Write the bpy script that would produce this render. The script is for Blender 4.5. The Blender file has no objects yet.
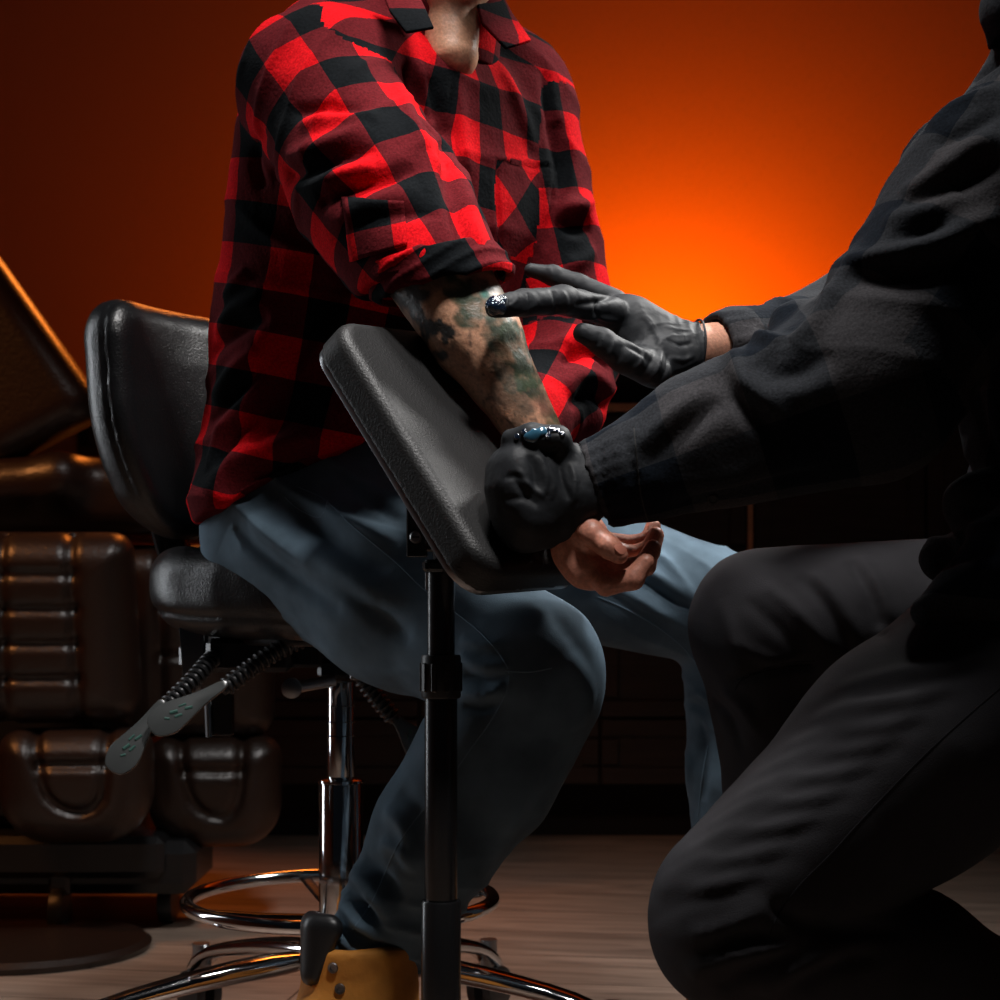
import bpy, math, random
import numpy as np
from mathutils import Vector, Matrix
from mathutils.bvhtree import BVHTree

S = bpy.context.scene
COL = S.collection
FPX, HOR, CAMH = 1700.0, 600.0, 0.56

# ------------------------------------------------------------------ camera, world, lights
cd = bpy.data.cameras.new('camera'); cam = bpy.data.objects.new('camera', cd); COL.objects.link(cam)
cd.sensor_width = 36; cd.lens = 36*FPX/1000; cd.shift_y = (HOR-500)/1000
cam.location = (0, 0, CAMH); cam.rotation_euler = (math.pi/2, 0, 0)
cd.dof.use_dof = True; cd.dof.focus_distance = 1.68; cd.dof.aperture_fstop = 9
S.camera = cam
w = bpy.data.worlds.new('world'); S.world = w; w.use_nodes = True
w.node_tree.nodes['Background'].inputs[0].default_value = (0.6, 0.75, 1, 1)
w.node_tree.nodes['Background'].inputs[1].default_value = 0.004
S.view_settings.view_transform = 'Standard'; S.view_settings.look = 'None'
S.view_settings.gamma = 1; S.view_settings.use_curve_mapping = False
S.view_settings.exposure = 0.0

def lamp(name, kind, loc, target, power, color, size=0.3, size_y=None, spot=None, blend=0.5):
    l = bpy.data.lights.new(name, kind); o = bpy.data.objects.new(name, l); COL.objects.link(o)
    o.location = loc
    o.rotation_euler = (Vector(target)-Vector(loc)).to_track_quat('-Z', 'Y').to_euler()
    l.energy = power; l.color = color
    if kind == 'AREA':
        l.shape = 'RECTANGLE'; l.size = size; l.size_y = size_y or size
    else:
        l.shadow_soft_size = size
    if kind == 'SPOT':
        l.spot_size = spot; l.spot_blend = blend
    return o
lamp('key_spot', 'SPOT', (0.26, 1.02, 2.10), (-0.04, 1.70, 0.82), 105, (1, 0.97, 0.95), 0.09, spot=math.radians(32), blend=1.0)
lamp('overhead_softbox', 'AREA', (-0.05, 1.55, 2.30), (0.0, 1.84, 0.6), 6.5, (1, 0.97, 0.95), 0.32, 0.32).data.spread = math.radians(80)
lamp('back_right_softbox', 'AREA', (0.80, 2.30, 1.75), (0.0, 1.80, 0.50), 4.5, (1, 0.98, 0.95), 0.30, 0.30).data.spread = math.radians(75)
lamp('side_strip_left', 'AREA', (-1.3, 2.25, 0.85), (-0.2, 1.95, 0.7), 1.0, (0.9, 0.95, 1), 0.10, 1.3).data.spread = math.radians(70)
lamp('wall_wash', 'SPOT', (0.50, 4.48, 1.20), (0.50, 5.1, 1.36), 44, (1, 0.15, 0.0015), 0.05, spot=math.radians(176), blend=0.3)
lamp('wall_bounce_fill', 'AREA', (-0.45, 4.1, 1.9), (-1.0, 3.0, 0.5), 2.8, (1, 0.24, 0.03), 0.5, 0.3).data.spread = math.radians(80)  # added lamp, stands in for the wall's orange glow on the recliner
lamp('recliner_fill_front', 'AREA', (-1.5, 2.0, 1.8), (-0.8, 2.9, 0.45), 1.0, (1, 0.36, 0.10), 0.25, 0.25).data.spread = math.radians(50)  # added fill lamp that gives the recliner cushions an orange sheen

# ------------------------------------------------------------------ helpers
def P(px, py, Y):
    return np.array([(px-500)/FPX*Y, Y, CAMH-(py-HOR)/FPX*Y])
def proj(V):
    V = np.atleast_2d(V)
    return 500+V[:, 0]/V[:, 1]*FPX, HOR-(V[:, 2]-CAMH)/V[:, 1]*FPX
def nrm(v):
    v = np.asarray(v, float); return v/np.linalg.norm(v)
def ray_plane(px, py, C, N, h):
    d = P(px, py, 1.0)-np.array([0, 0, CAMH]); o = np.array([0, 0, CAMH])
    t = np.dot(C+N*h-o, N)/np.dot(d, N)
    return o+d*t

def srgb(r, g, b):
    f = lambda c: (c/255/12.92 if c/255 <= 0.04045 else ((c/255+0.055)/1.055)**2.4)
    return (f(r), f(g), f(b), 1)

_rng = np.random.RandomState(7)
_TAB = _rng.rand(64, 64, 64)
def vnoise(p):
    i = np.floor(p).astype(int); f = p-i; f = f*f*(3-2*f); i &= 63; j = (i+1) & 63
    T = _TAB; x, y, z = f[:, 0], f[:, 1], f[:, 2]
    def L(a, b, t): return a+(b-a)*t
    c00 = L(T[i[:, 0], i[:, 1], i[:, 2]], T[j[:, 0], i[:, 1], i[:, 2]], x)
    c10 = L(T[i[:, 0], j[:, 1], i[:, 2]], T[j[:, 0], j[:, 1], i[:, 2]], x)
    c01 = L(T[i[:, 0], i[:, 1], j[:, 2]], T[j[:, 0], i[:, 1], j[:, 2]], x)
    c11 = L(T[i[:, 0], j[:, 1], j[:, 2]], T[j[:, 0], j[:, 1], j[:, 2]], x)
    return L(L(c00, c10, y), L(c01, c11, y), z)*2-1
def fbm(p, o=3):
    s = 0; a = 1
    for k in range(o): s = s+a*vnoise(p*2**k+k*7.3); a *= .5
    return s/1.6

# ---- signed distance pieces (all take points p of shape (n,3))
def seg(p, a, b, ra, rb, n=None, k=1.0):
    a = np.asarray(a); ab = np.asarray(b)-a
    t = np.clip(((p-a)@ab)/max(ab@ab, 1e-9), 0, 1)
    q = p-a-t[:, None]*ab
    if n is not None:
        qn = q@n; q = q+np.outer(qn*(k-1), n)
    return np.sqrt((q*q).sum(1))-(ra+(rb-ra)*t)
def smin(a, b, k):
    h = np.clip(.5+.5*(b-a)/k, 0, 1); return b+(a-b)*h-k*h*(1-h)
def smax(a, b, k): return -smin(-a, -b, k)
def uni(ds, k):
    d = ds[0]
    for e in ds[1:]: d = smin(d, e, k)
    return d
def chain(p, pts, rs, n=None, k=1.0, kk=0.004):
    d = None
    for i in range(len(pts)-1):
        e = seg(p, pts[i], pts[i+1], rs[i], rs[i+1], n, k); d = e if d is None else smin(d, e, kk)
    return d
def ell(p, c, r, R=None):
    q = p-np.asarray(c)
    if R is not None: q = q@R
    r = np.asarray(r, float)
    k0 = np.sqrt(((q/r)**2).sum(1)); k1 = np.sqrt(((q/r**2)**2).sum(1))+1e-9
    return k0*(k0-1)/k1
def rbox(p, c, hs, r, R=None):
    q = p-np.asarray(c)
    if R is not None: q = q@R
    q = np.abs(q)-np.asarray(hs)+r
    return np.sqrt((np.maximum(q, 0)**2).sum(1))+np.minimum(q.max(1), 0)-r

_E = [((0,0,0),(1,0,0)),((0,1,0),(1,1,0)),((0,0,1),(1,0,1)),((0,1,1),(1,1,1)),
      ((0,0,0),(0,1,0)),((1,0,0),(1,1,0)),((0,0,1),(0,1,1)),((1,0,1),(1,1,1)),
      ((0,0,0),(0,0,1)),((1,0,0),(1,0,1)),((0,1,0),(0,1,1)),((1,1,0),(1,1,1))]
def evalf(f, p, n=120000):
    return np.concatenate([f(p[i:i+n]) for i in range(0, len(p), n)])
def mesh_sdf(f, lo, hi, h, lip=1.7):
    """surface of f<0 in the box lo..hi, cell size h, evaluated only near the surface"""
    B = 8; lo = np.asarray(lo, float)-h*2; hi = np.asarray(hi, float)+h*2
    nb = np.ceil((hi-lo)/(B*h)).astype(int)
    I = np.stack(np.meshgrid(*[np.arange(n) for n in nb], indexing='ij'), -1).reshape(-1, 3)
    c = lo+(I+.5)*B*h
    d = evalf(f, c); I = I[np.abs(d) < lip*B*h*0.87]
    g = np.arange(B+1); L = np.stack(np.meshgrid(g, g, g, indexing='ij'), -1)
    dims = nb*B+2
    cid = lambda X: (X[..., 0]*dims[1]+X[..., 1])*dims[2]+X[..., 2]
    al_i, al_p, quads = [], [], []
    for c0 in range(0, len(I), 500):          # batches keep the memory low
        G = I[c0:c0+500, None, None, None, :]*B+L[None]
        D = evalf(f, lo+G.reshape(-1, 3)*h).reshape(G.shape[:-1])
        D = np.where(D == 0, 1e-9, D)
        n = len(G)
        acc = np.zeros((n, B, B, B, 3), np.float32); cnt = np.zeros((n, B, B, B), np.float32)
        for a, b in _E:
            fa = D[:, a[0]:a[0]+B, a[1]:a[1]+B, a[2]:a[2]+B]; fb = D[:, b[0]:b[0]+B, b[1]:b[1]+B, b[2]:b[2]+B]
            m = (fa < 0) != (fb < 0)
            t = np.where(m, fa/np.where(m, fa-fb, 1), 0)
            for k in range(3): acc[..., k] += np.where(m, a[k]+(b[k]-a[k])*t, 0)
            cnt += m
        act = cnt > 0
        base = G[:, :B, :B, :B]
        al_i.append(cid(base[act])); al_p.append(lo+(base[act]+acc[act]/cnt[act][:, None])*h)
        for ax in range(3):
            u, v = (ax+1) % 3, (ax+2) % 3
            sl = [slice(0, B)]*3
            s2 = list(sl); s2[ax] = slice(1, B+1)
            fa = D[(slice(None),)+tuple(sl)]; fb = D[(slice(None),)+tuple(s2)]
            m = (fa < 0) != (fb < 0)
            g0 = base[m]; flip = fa[m] > 0
            eu = np.eye(3, dtype=int)[u]; ev = np.eye(3, dtype=int)[v]
            q = np.stack([cid(g0), cid(g0-eu), cid(g0-eu-ev), cid(g0-ev)], 1)
            q[flip] = q[flip][:, ::-1]
            quads.append(q)
    ids = np.concatenate(al_i); pos = np.concatenate(al_p)
    order = np.argsort(ids); ids = ids[order]; pos = pos[order]
    Q = np.concatenate(quads)
    ix = np.searchsorted(ids, Q); ix = np.minimum(ix, len(ids)-1)
    ok = (ids[ix] == Q).all(1)
    return pos, ix[ok]

def vnormals(V, F):
    V = np.asarray(V); a = V[F[:, 2]]-V[F[:, 0]]; b = V[F[:, 3]]-V[F[:, 1]]
    fn = np.cross(a, b); N = np.zeros_like(V)
    for k in range(4): np.add.at(N, F[:, k], fn)
    return N/(np.linalg.norm(N, axis=1)[:, None]+1e-12)

def empty(name, loc, label, cat, group=None):
    o = bpy.data.objects.new(name, None); COL.objects.link(o); o.location = loc; o.empty_display_size = .1
    o['label'] = label; o['category'] = cat
    if group: o['group'] = group
    return o
def mk(name, V, F, mat, parent=None, smooth=True, uv=None, col=None, sub=0, label=None, auto=None):
    """one mesh object from world-space vertices; the parent's own location is taken off"""
    V = np.asarray(V, float)
    off = np.array(parent_world(parent)) if parent else np.zeros(3)
    me = bpy.data.meshes.new(name)
    me.from_pydata((V-off).tolist(), [], [list(map(int, f)) for f in F]) if not isinstance(F, np.ndarray) else fast(me, V-off, F)
    me.materials.append(mat)
    if smooth: me.shade_smooth()
    if auto is not None:
        me.set_sharp_from_angle(angle=math.radians(auto))
    if uv is not None:
        l = me.uv_layers.new(name='UVMap'); l.data.foreach_set('uv', uv.astype(np.float32).ravel())
    if col is not None:
        at = me.color_attributes.new('Col', 'FLOAT_COLOR', 'POINT')
        at.data.foreach_set('color', col.astype(np.float32).ravel())
    o = bpy.data.objects.new(name, me); COL.objects.link(o)
    if parent: o.parent = parent
    if sub and len(F) < 30000:
        m = o.modifiers.new('sub', 'SUBSURF'); m.levels = 0; m.render_levels = sub
    if label: o['label'] = label
    return o
def parent_world(p):
    l = np.zeros(3)
    while p is not None: l = l+np.array(p.location); p = p.parent
    return l
def fast(me, V, F):
    n = len(F)
    me.vertices.add(len(V)); me.vertices.foreach_set('co', V.astype(np.float32).ravel())
    me.loops.add(n*4); me.loops.foreach_set('vertex_index', F.astype(np.int32).ravel())
    me.polygons.add(n); me.polygons.foreach_set('loop_start', np.arange(0, n*4, 4, dtype=np.int32))
    me.polygons.foreach_set('loop_total', np.full(n, 4, dtype=np.int32))
    me.update(calc_edges=True); me.validate()
def sd(name, f, lo, hi, h, mat, parent, disp=None, **kw):
    V, F = mesh_sdf(f, lo, hi, h)
    if disp is not None:
        N = vnormals(V, F); V = V+N*disp(V, N)[:, None]
    return mk(name, V, F, mat, parent, **kw)
class MB:
    """collects boxes, tubes, lathes and slabs, builds ONE mesh"""
    def __init__(s): s.V = []; s.F = []
    def add(s, V, F):
        o = len(s.V); s.V += [list(map(float, v)) for v in V]; s.F += [[i+o for i in f] for f in F]; return s
    def box(s, c, hs, R=None, b=0.0):
        c = np.asarray(c, float); hs = np.asarray(hs, float); b = min(b, hs.min()*.95)
        if b <= 0:
            V = [[x, y, z] for x in (-1, 1) for y in (-1, 1) for z in (-1, 1)]
            V = np.array(V)*hs
            F = [[0,1,3,2],[4,6,7,5],[0,4,5,1],[2,3,7,6],[0,2,6,4],[1,5,7,3]]
        else:
            V = []; idx = {}
            for x in (-1, 1):
                for y in (-1, 1):
                    for z in (-1, 1):
                        sg = np.array([x, y, z])
                        for k in range(3):
                            m = np.array([b, b, b]); m[k] = 0
                            idx[(x, y, z, k)] = len(V); V.append(sg*(hs-m))
            V = np.array(V); F = []
            for k in range(3):
                u, v = (k+1) % 3, (k+2) % 3
                for sgn in (-1, 1):
                    f = []
                    for (a, c2) in ((-1, -1), (1, -1), (1, 1), (-1, 1)):
                        t = [0, 0, 0]; t[k] = sgn; t[u] = a; t[v] = c2; f.append(idx[(*t, k)])
                    F.append(f if sgn > 0 else f[::-1])
                for a in (-1, 1):
                    for c2 in (-1, 1):
                        f = []
                        t = [0, 0, 0]; t[u] = a; t[v] = c2
                        t[k] = -1; f.append(idx[(*t, u)]); t[k] = 1; f.append(idx[(*t, u)])
                        f.append(idx[(*t, v)]); t[k] = -1; f.append(idx[(*t, v)])
                        F.append(f if a*c2 < 0 else f[::-1])
            for x in (-1, 1):
                for y in (-1, 1):
                    for z in (-1, 1):
                        f = [idx[(x, y, z, k)] for k in range(3)]
                        F.append(f if x*y*z > 0 else f[::-1])
        if R is not None: V = V@np.asarray(R).T
        return s.add(V+c, F)
    def tube(s, pts, r, n=16, closed=False, caps=True, flat=None, fk=1.0):
        pts = [np.asarray(p, float) for p in pts]; m = len(pts)
        rs = r if hasattr(r, '__len__') else [r]*m
        V = []; F = []; ref = None
        for i in range(m):
            if closed: t = pts[(i+1) % m]-pts[i-1]
            else: t = pts[min(i+1, m-1)]-pts[max(i-1, 0)]
            t = nrm(t)
            if ref is None:
                ref = np.array([0, 0, 1.]) if abs(t[2]) < .9 else np.array([1., 0, 0])
                if flat is not None: ref = np.asarray(flat, float)
            if flat is not None: ref = np.asarray(flat, float)
            u = ref-t*(ref@t); u = nrm(u); v = np.cross(t, u); ref = u
            for k in range(n):
                a = 2*math.pi*k/n
                V.append(pts[i]+rs[i]*(math.cos(a)*u/fk+math.sin(a)*v))
        for i in range(m if closed else m-1):
            j = (i+1) % m
            for k in range(n):
                k2 = (k+1) % n
                F.append([i*n+k, i*n+k2, j*n+k2, j*n+k])
        if caps and not closed:
            F.append(list(range(n))[::-1]); F.append([(m-1)*n+k for k in range(n)])
        return s.add(V, F)
    def lathe(s, c, prof, n=40, axis=(0, 0, 1)):
        ax = nrm(axis); ref = np.array([1., 0, 0]) if abs(ax[0]) < .9 else np.array([0, 1., 0])
        u = nrm(ref-ax*(ref@ax)); v = np.cross(ax, u); c = np.asarray(c, float)
        V = []; F = []; m = len(prof)
        for (r, z) in prof:
            for k in range(n):
                a = 2*math.pi*k/n; V.append(c+ax*z+max(r, 1e-5)*(math.cos(a)*u+math.sin(a)*v))
        for i in range(m-1):
            for k in range(n):
                k2 = (k+1) % n; F.append([i*n+k, i*n+k2, (i+1)*n+k2, (i+1)*n+k])
        F.append(list(range(n))[::-1]); F.append([(m-1)*n+k for k in range(n)])
        return s.add(V, F)
    def slab(s, pts, c, U, W, T, th, bev=0.0):
        """2-D outline pts in plane U,W, thickness th along T, rounded rims"""
        U, W, T = map(nrm, (U, W, T)); c = np.asarray(c, float); pts = np.asarray(pts, float)
        cen = pts.mean(0); L = []
        prof = [(-th/2, bev), (-th/2+bev*.3, bev*.3), (-th/2+bev, 0), (th/2-bev, 0), (th/2-bev*.3, bev*.3), (th/2, bev)] if bev else [(-th/2, 0), (th/2, 0)]
        n = len(pts); V = []; F = []
        for (t, ins) in prof:
            for q in pts:
                d = q-cen; l = np.linalg.norm(d); q2 = cen+d*(1-ins/max(l, 1e-6))
                V.append(c+U*q2[0]+W*q2[1]+T*t)
        for i in range(len(prof)-1):
            for k in range(n): F.append([i*n+k, i*n+(k+1) % n, (i+1)*n+(k+1) % n, (i+1)*n+k])
        F.append(list(range(n))[::-1]); F.append([(len(prof)-1)*n+k for k in range(n)])
        return s.add(V, F)
    def build(s, name, mat, parent=None, smooth=True, auto=35, **kw):
        o = mk(name, s.V, s.F, mat, parent, smooth=smooth, auto=auto if smooth else None, **kw)
        import bmesh
        b = bmesh.new(); b.from_mesh(o.data); bmesh.ops.recalc_face_normals(b, faces=b.faces); b.to_mesh(o.data); b.free()
        return o
def struct(o):
    o['kind'] = 'structure'; return o
def rrect(w, h, r, n=6):
    out = []
    for (cx, cy, a0) in ((w/2-r, h/2-r, 0), (-w/2+r, h/2-r, 90), (-w/2+r, -h/2+r, 180), (w/2-r, -h/2+r, 270)):
        for k in range(n+1):
            a = math.radians(a0+90*k/n); out.append((cx+r*math.cos(a), cy+r*math.sin(a)))
    return out
def smooth_path(pts, n=8):
    pts = [np.asarray(p, float) for p in pts]; out = []
    for i in range(len(pts)-1):
        p0 = pts[max(i-1, 0)]; p1 = pts[i]; p2 = pts[i+1]; p3 = pts[min(i+2, len(pts)-1)]
        for k in range(n):
            t = k/n
            out.append(.5*((2*p1)+(p2-p0)*t+(2*p0-5*p1+4*p2-p3)*t*t+(3*p1-p0-3*p2+p3)*t**3))
    out.append(pts[-1]); return out

# ------------------------------------------------------------------ materials
def mat(name, color, rough=.5, metal=0, bump=0, bscale=200, var=0.0, vscale=8, spec=None, sheen=0, coat=0, dist=.001, stretch=None, coat_rough=.15):
    m = bpy.data.materials.new(name); m.use_nodes = True; nt = m.node_tree; b = nt.nodes['Principled BSDF']
    b.inputs['Base Color'].default_value = color; b.inputs['Roughness'].default_value = rough; b.inputs['Metallic'].default_value = metal
    if spec is not None: b.inputs['Specular IOR Level'].default_value = spec
    if sheen: b.inputs['Sheen Weight'].default_value = sheen; b.inputs['Sheen Roughness'].default_value = .4
    if coat: b.inputs['Coat Weight'].default_value = coat; b.inputs['Coat Roughness'].default_value = coat_rough
    tc = nt.nodes.new('ShaderNodeTexCoord'); vec = tc.outputs['Object']
    if stretch:
        mp = nt.nodes.new('ShaderNodeMapping'); mp.inputs['Scale'].default_value = stretch
        nt.links.new(vec, mp.inputs[0]); vec = mp.outputs[0]
    if bump:
        n = nt.nodes.new('ShaderNodeTexNoise'); n.inputs['Scale'].default_value = bscale; n.inputs['Detail'].default_value = 3
        bp = nt.nodes.new('ShaderNodeBump'); bp.inputs['Strength'].default_value = bump; bp.inputs['Distance'].default_value = dist
        nt.links.new(vec, n.inputs['Vector']); nt.links.new(n.outputs[0], bp.inputs['Height']); nt.links.new(bp.outputs[0], b.inputs['Normal'])
    if var:
        n = nt.nodes.new('ShaderNodeTexNoise'); n.inputs['Scale'].default_value = vscale; n.inputs['Detail'].default_value = 5
        r = nt.nodes.new('ShaderNodeMapRange'); r.inputs[1].default_value = .3; r.inputs[2].default_value = .7
        r.inputs[3].default_value = 1-var; r.inputs[4].default_value = 1+var
        mx = nt.nodes.new('ShaderNodeVectorMath'); mx.operation = 'SCALE'; mx.inputs[0].default_value = color[:3]
        nt.links.new(vec, n.inputs['Vector']); nt.links.new(n.outputs[0], r.inputs[0]); nt.links.new(r.outputs[0], mx.inputs['Scale'])
        nt.links.new(mx.outputs[0], b.inputs['Base Color'])
    return m

def plaid(name, bright, mid, dark, period, rough=.95, sheen=.04, wiggle=.004):
    m = bpy.data.materials.new(name); m.use_nodes = True; nt = m.node_tree; N = nt.nodes; L = nt.links; b = N['Principled BSDF']
    b.inputs['Roughness'].default_value = rough; b.inputs['Specular IOR Level'].default_value = .05
    b.inputs['Sheen Weight'].default_value = sheen; b.inputs['Sheen Roughness'].default_value = .5
    uv = N.new('ShaderNodeUVMap'); uv.uv_map = 'UVMap'
    tc = N.new('ShaderNodeTexCoord')
    nz = N.new('ShaderNodeTexNoise'); nz.inputs['Scale'].default_value = 9; L.new(tc.outputs['Object'], nz.inputs['Vector'])
    sc = N.new('ShaderNodeVectorMath'); sc.operation = 'SCALE'; sc.inputs['Scale'].default_value = wiggle; L.new(nz.outputs['Color'], sc.inputs[0])
    ad = N.new('ShaderNodeVectorMath'); L.new(uv.outputs[0], ad.inputs[0]); L.new(sc.outputs[0], ad.inputs[1])
    sp = N.new('ShaderNodeSeparateXYZ'); L.new(ad.outputs[0], sp.inputs[0])
    def stripe(o):
        d = N.new('ShaderNodeMath'); d.operation = 'DIVIDE'; d.inputs[1].default_value = period; L.new(o, d.inputs[0])
        f = N.new('ShaderNodeMath'); f.operation = 'FRACT'; L.new(d.outputs[0], f.inputs[0])
        g = N.new('ShaderNodeMath'); g.operation = 'GREATER_THAN'; g.inputs[1].default_value = .5; L.new(f.outputs[0], g.inputs[0]); return g.outputs[0]
    a = stripe(sp.outputs[0]); c = stripe(sp.outputs[1])
    s = N.new('ShaderNodeMath'); s.operation = 'ADD'; L.new(a, s.inputs[0]); L.new(c, s.inputs[1])
    h = N.new('ShaderNodeMath'); h.operation = 'MULTIPLY'; h.inputs[1].default_value = .5; L.new(s.outputs[0], h.inputs[0])
    cr = N.new('ShaderNodeValToRGB'); e = cr.color_ramp; e.interpolation = 'CONSTANT'
    e.elements[0].color = bright; e.elements[1].position = .9; e.elements[1].color = dark
    x = e.elements.new(.4); x.color = mid; L.new(h.outputs[0], cr.inputs[0])
    n2 = N.new('ShaderNodeTexNoise'); n2.inputs['Scale'].default_value = 420; n2.inputs['Detail'].default_value = 2; L.new(tc.outputs['Object'], n2.inputs['Vector'])
    r = N.new('ShaderNodeMapRange'); r.inputs[1].default_value = .3; r.inputs[2].default_value = .7; r.inputs[3].default_value = .72; r.inputs[4].default_value = 1.28; L.new(n2.outputs[0], r.inputs[0])
    mx = N.new('ShaderNodeVectorMath'); mx.operation = 'SCALE'; L.new(cr.outputs[0], mx.inputs[0]); L.new(r.outputs[0], mx.inputs['Scale'])
    L.new(mx.outputs[0], b.inputs['Base Color'])
    n3 = N.new('ShaderNodeTexNoise'); n3.inputs['Scale'].default_value = 260; n3.inputs['Detail'].default_value = 4; L.new(tc.outputs['Object'], n3.inputs['Vector'])
    bp = N.new('ShaderNodeBump'); bp.inputs['Strength'].default_value = .5; bp.inputs['Distance'].default_value = .0015
    L.new(n3.outputs[0], bp.inputs['Height']); L.new(bp.outputs[0], b.inputs['Normal'])
    return m

M = {}
M['plaid'] = plaid('red_black_plaid_flannel', (0.52, 0.0045, 0.008, 1), (0.088, 0.0075, 0.010, 1), (0.0045, 0.0055, 0.0065, 1), 0.092, sheen=0.0)
M['grey_plaid'] = plaid('charcoal_plaid_flannel', (0.045, 0.043, 0.046, 1), (0.025, 0.027, 0.031, 1), (0.008, 0.011, 0.016, 1), 0.15, sheen=.02)
M['denim'] = mat('blue_denim', srgb(90, 109, 123), .85, bump=.5, bscale=900, var=.35, vscale=14, spec=.15, dist=.0008)
M['denim_stitch'] = mat('denim_seam', srgb(110, 132, 148), .85, spec=.1)
M['black_denim'] = mat('black_denim', srgb(50, 49, 52), .85, bump=.5, bscale=900, var=.25, vscale=12, spec=.15, dist=.0008)
M['black_stitch'] = mat('black_denim_seam', srgb(38, 37, 40), .9, spec=.1)
M['glove'] = mat('black_nitrile', (0.015, 0.0165, 0.019, 1), .58, bump=.3, bscale=90, dist=.002, spec=.22)
M['leather'] = mat('black_leather', (0.009, 0.009, 0.010, 1), .30, bump=.5, bscale=420, dist=.0012, spec=.45)
M['pad_vinyl'] = mat('pad_vinyl', (0.014, 0.0138, 0.014, 1), .50, bump=.6, bscale=420, dist=.0012, spec=.32)
M['brown_leather'] = mat('brown_leather', (0.020, 0.010, 0.0065, 1), .36, bump=.35, bscale=160, dist=.002, spec=.6)
M['chrome'] = mat('chrome', (0.62, 0.62, 0.63, 1), .1, metal=1)
M['steel'] = mat('dull_steel', (0.30, 0.30, 0.31, 1), .33, metal=1)
M['black_metal'] = mat('black_powder_coat', (0.012, 0.012, 0.013, 1), .27, spec=.5)
M['black_plastic'] = mat('black_plastic', (0.01, 0.01, 0.011, 1), .4)
M['clear_plastic'] = mat('smoky_plastic', (0.045, 0.048, 0.048, 1), .25, spec=.6)
M['green_print'] = mat('green_print', (0.03, 0.085, 0.07, 1), .5)
M['brass'] = mat('brass', (0.6, 0.33, 0.12, 1), .3, metal=1)
M['boot'] = mat('tan_nubuck', srgb(196, 128, 48), .8, bump=.6, bscale=140, var=.2, vscale=25)
M['sole'] = mat('boot_sole', srgb(60, 42, 26), .7)
M['cabinet'] = mat('dark_cabinet_wood', (0.036, 0.024, 0.020, 1), .5, bump=.2, bscale=60, var=.25, vscale=8, stretch=(1, 1, 12))
M['tan_wood'] = mat('tan_wood_edge', srgb(225, 165, 125), .5, var=.15, vscale=30)
M['wall'] = mat('orange_tinted_wall', (0.55, 0.30, 0.16, 1), .9, bump=.05, bscale=40)  # orange of the wall light is put into this base colour
M['dark'] = mat('matt_black', (0.006, 0.006, 0.006, 1), .7)
M['ink'] = mat('dark_wet_ink', (0.006, 0.014, 0.03, 1), .08, coat=1, spec=.8, bump=1, bscale=260, dist=.003)
M['gel'] = mat('blue_ink_gel', (0.03, 0.10, 0.16, 1), .06, coat=1, spec=.8)
M['nail'] = mat('nail', srgb(190, 120, 100), .3)
M['hair'] = mat('dark_hair', (0.02, 0.012, 0.008, 1), .5, bump=1, bscale=200, dist=.004)
M['button'] = mat('shirt_button', (0.03, 0.03, 0.03, 1), .25)

def skin_mat():
    m = bpy.data.materials.new('skin'); m.use_nodes = True; nt = m.node_tree; N = nt.nodes; L = nt.links; b = N['Principled BSDF']
    at = N.new('ShaderNodeAttribute'); at.attribute_name = 'Col'
    tc = N.new('ShaderNodeTexCoord'); n = N.new('ShaderNodeTexNoise'); n.inputs['Scale'].default_value = 320; n.inputs['Detail'].default_value = 4
    L.new(tc.outputs['Object'], n.inputs['Vector'])
    r = N.new('ShaderNodeMapRange'); r.inputs[1].default_value = .3; r.inputs[2].default_value = .7; r.inputs[3].default_value = .82; r.inputs[4].default_value = 1.18; L.new(n.outputs[0], r.inputs[0])
    mx = N.new('ShaderNodeVectorMath'); mx.operation = 'SCALE'; L.new(at.outputs['Color'], mx.inputs[0]); L.new(r.outputs[0], mx.inputs['Scale'])
    L.new(mx.outputs[0], b.inputs['Base Color']); b.inputs['Roughness'].default_value = .42
    b.inputs['Subsurface Weight'].default_value = .08; b.inputs['Subsurface Radius'].default_value = (.01, .004, .002); b.inputs['Subsurface Scale'].default_value = .5
    bp = N.new('ShaderNodeBump'); bp.inputs['Strength'].default_value = .35; bp.inputs['Distance'].default_value = .0012
    L.new(n.outputs[0], bp.inputs['Height']); L.new(bp.outputs[0], b.inputs['Normal'])
    return m
M['skin'] = skin_mat()

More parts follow.
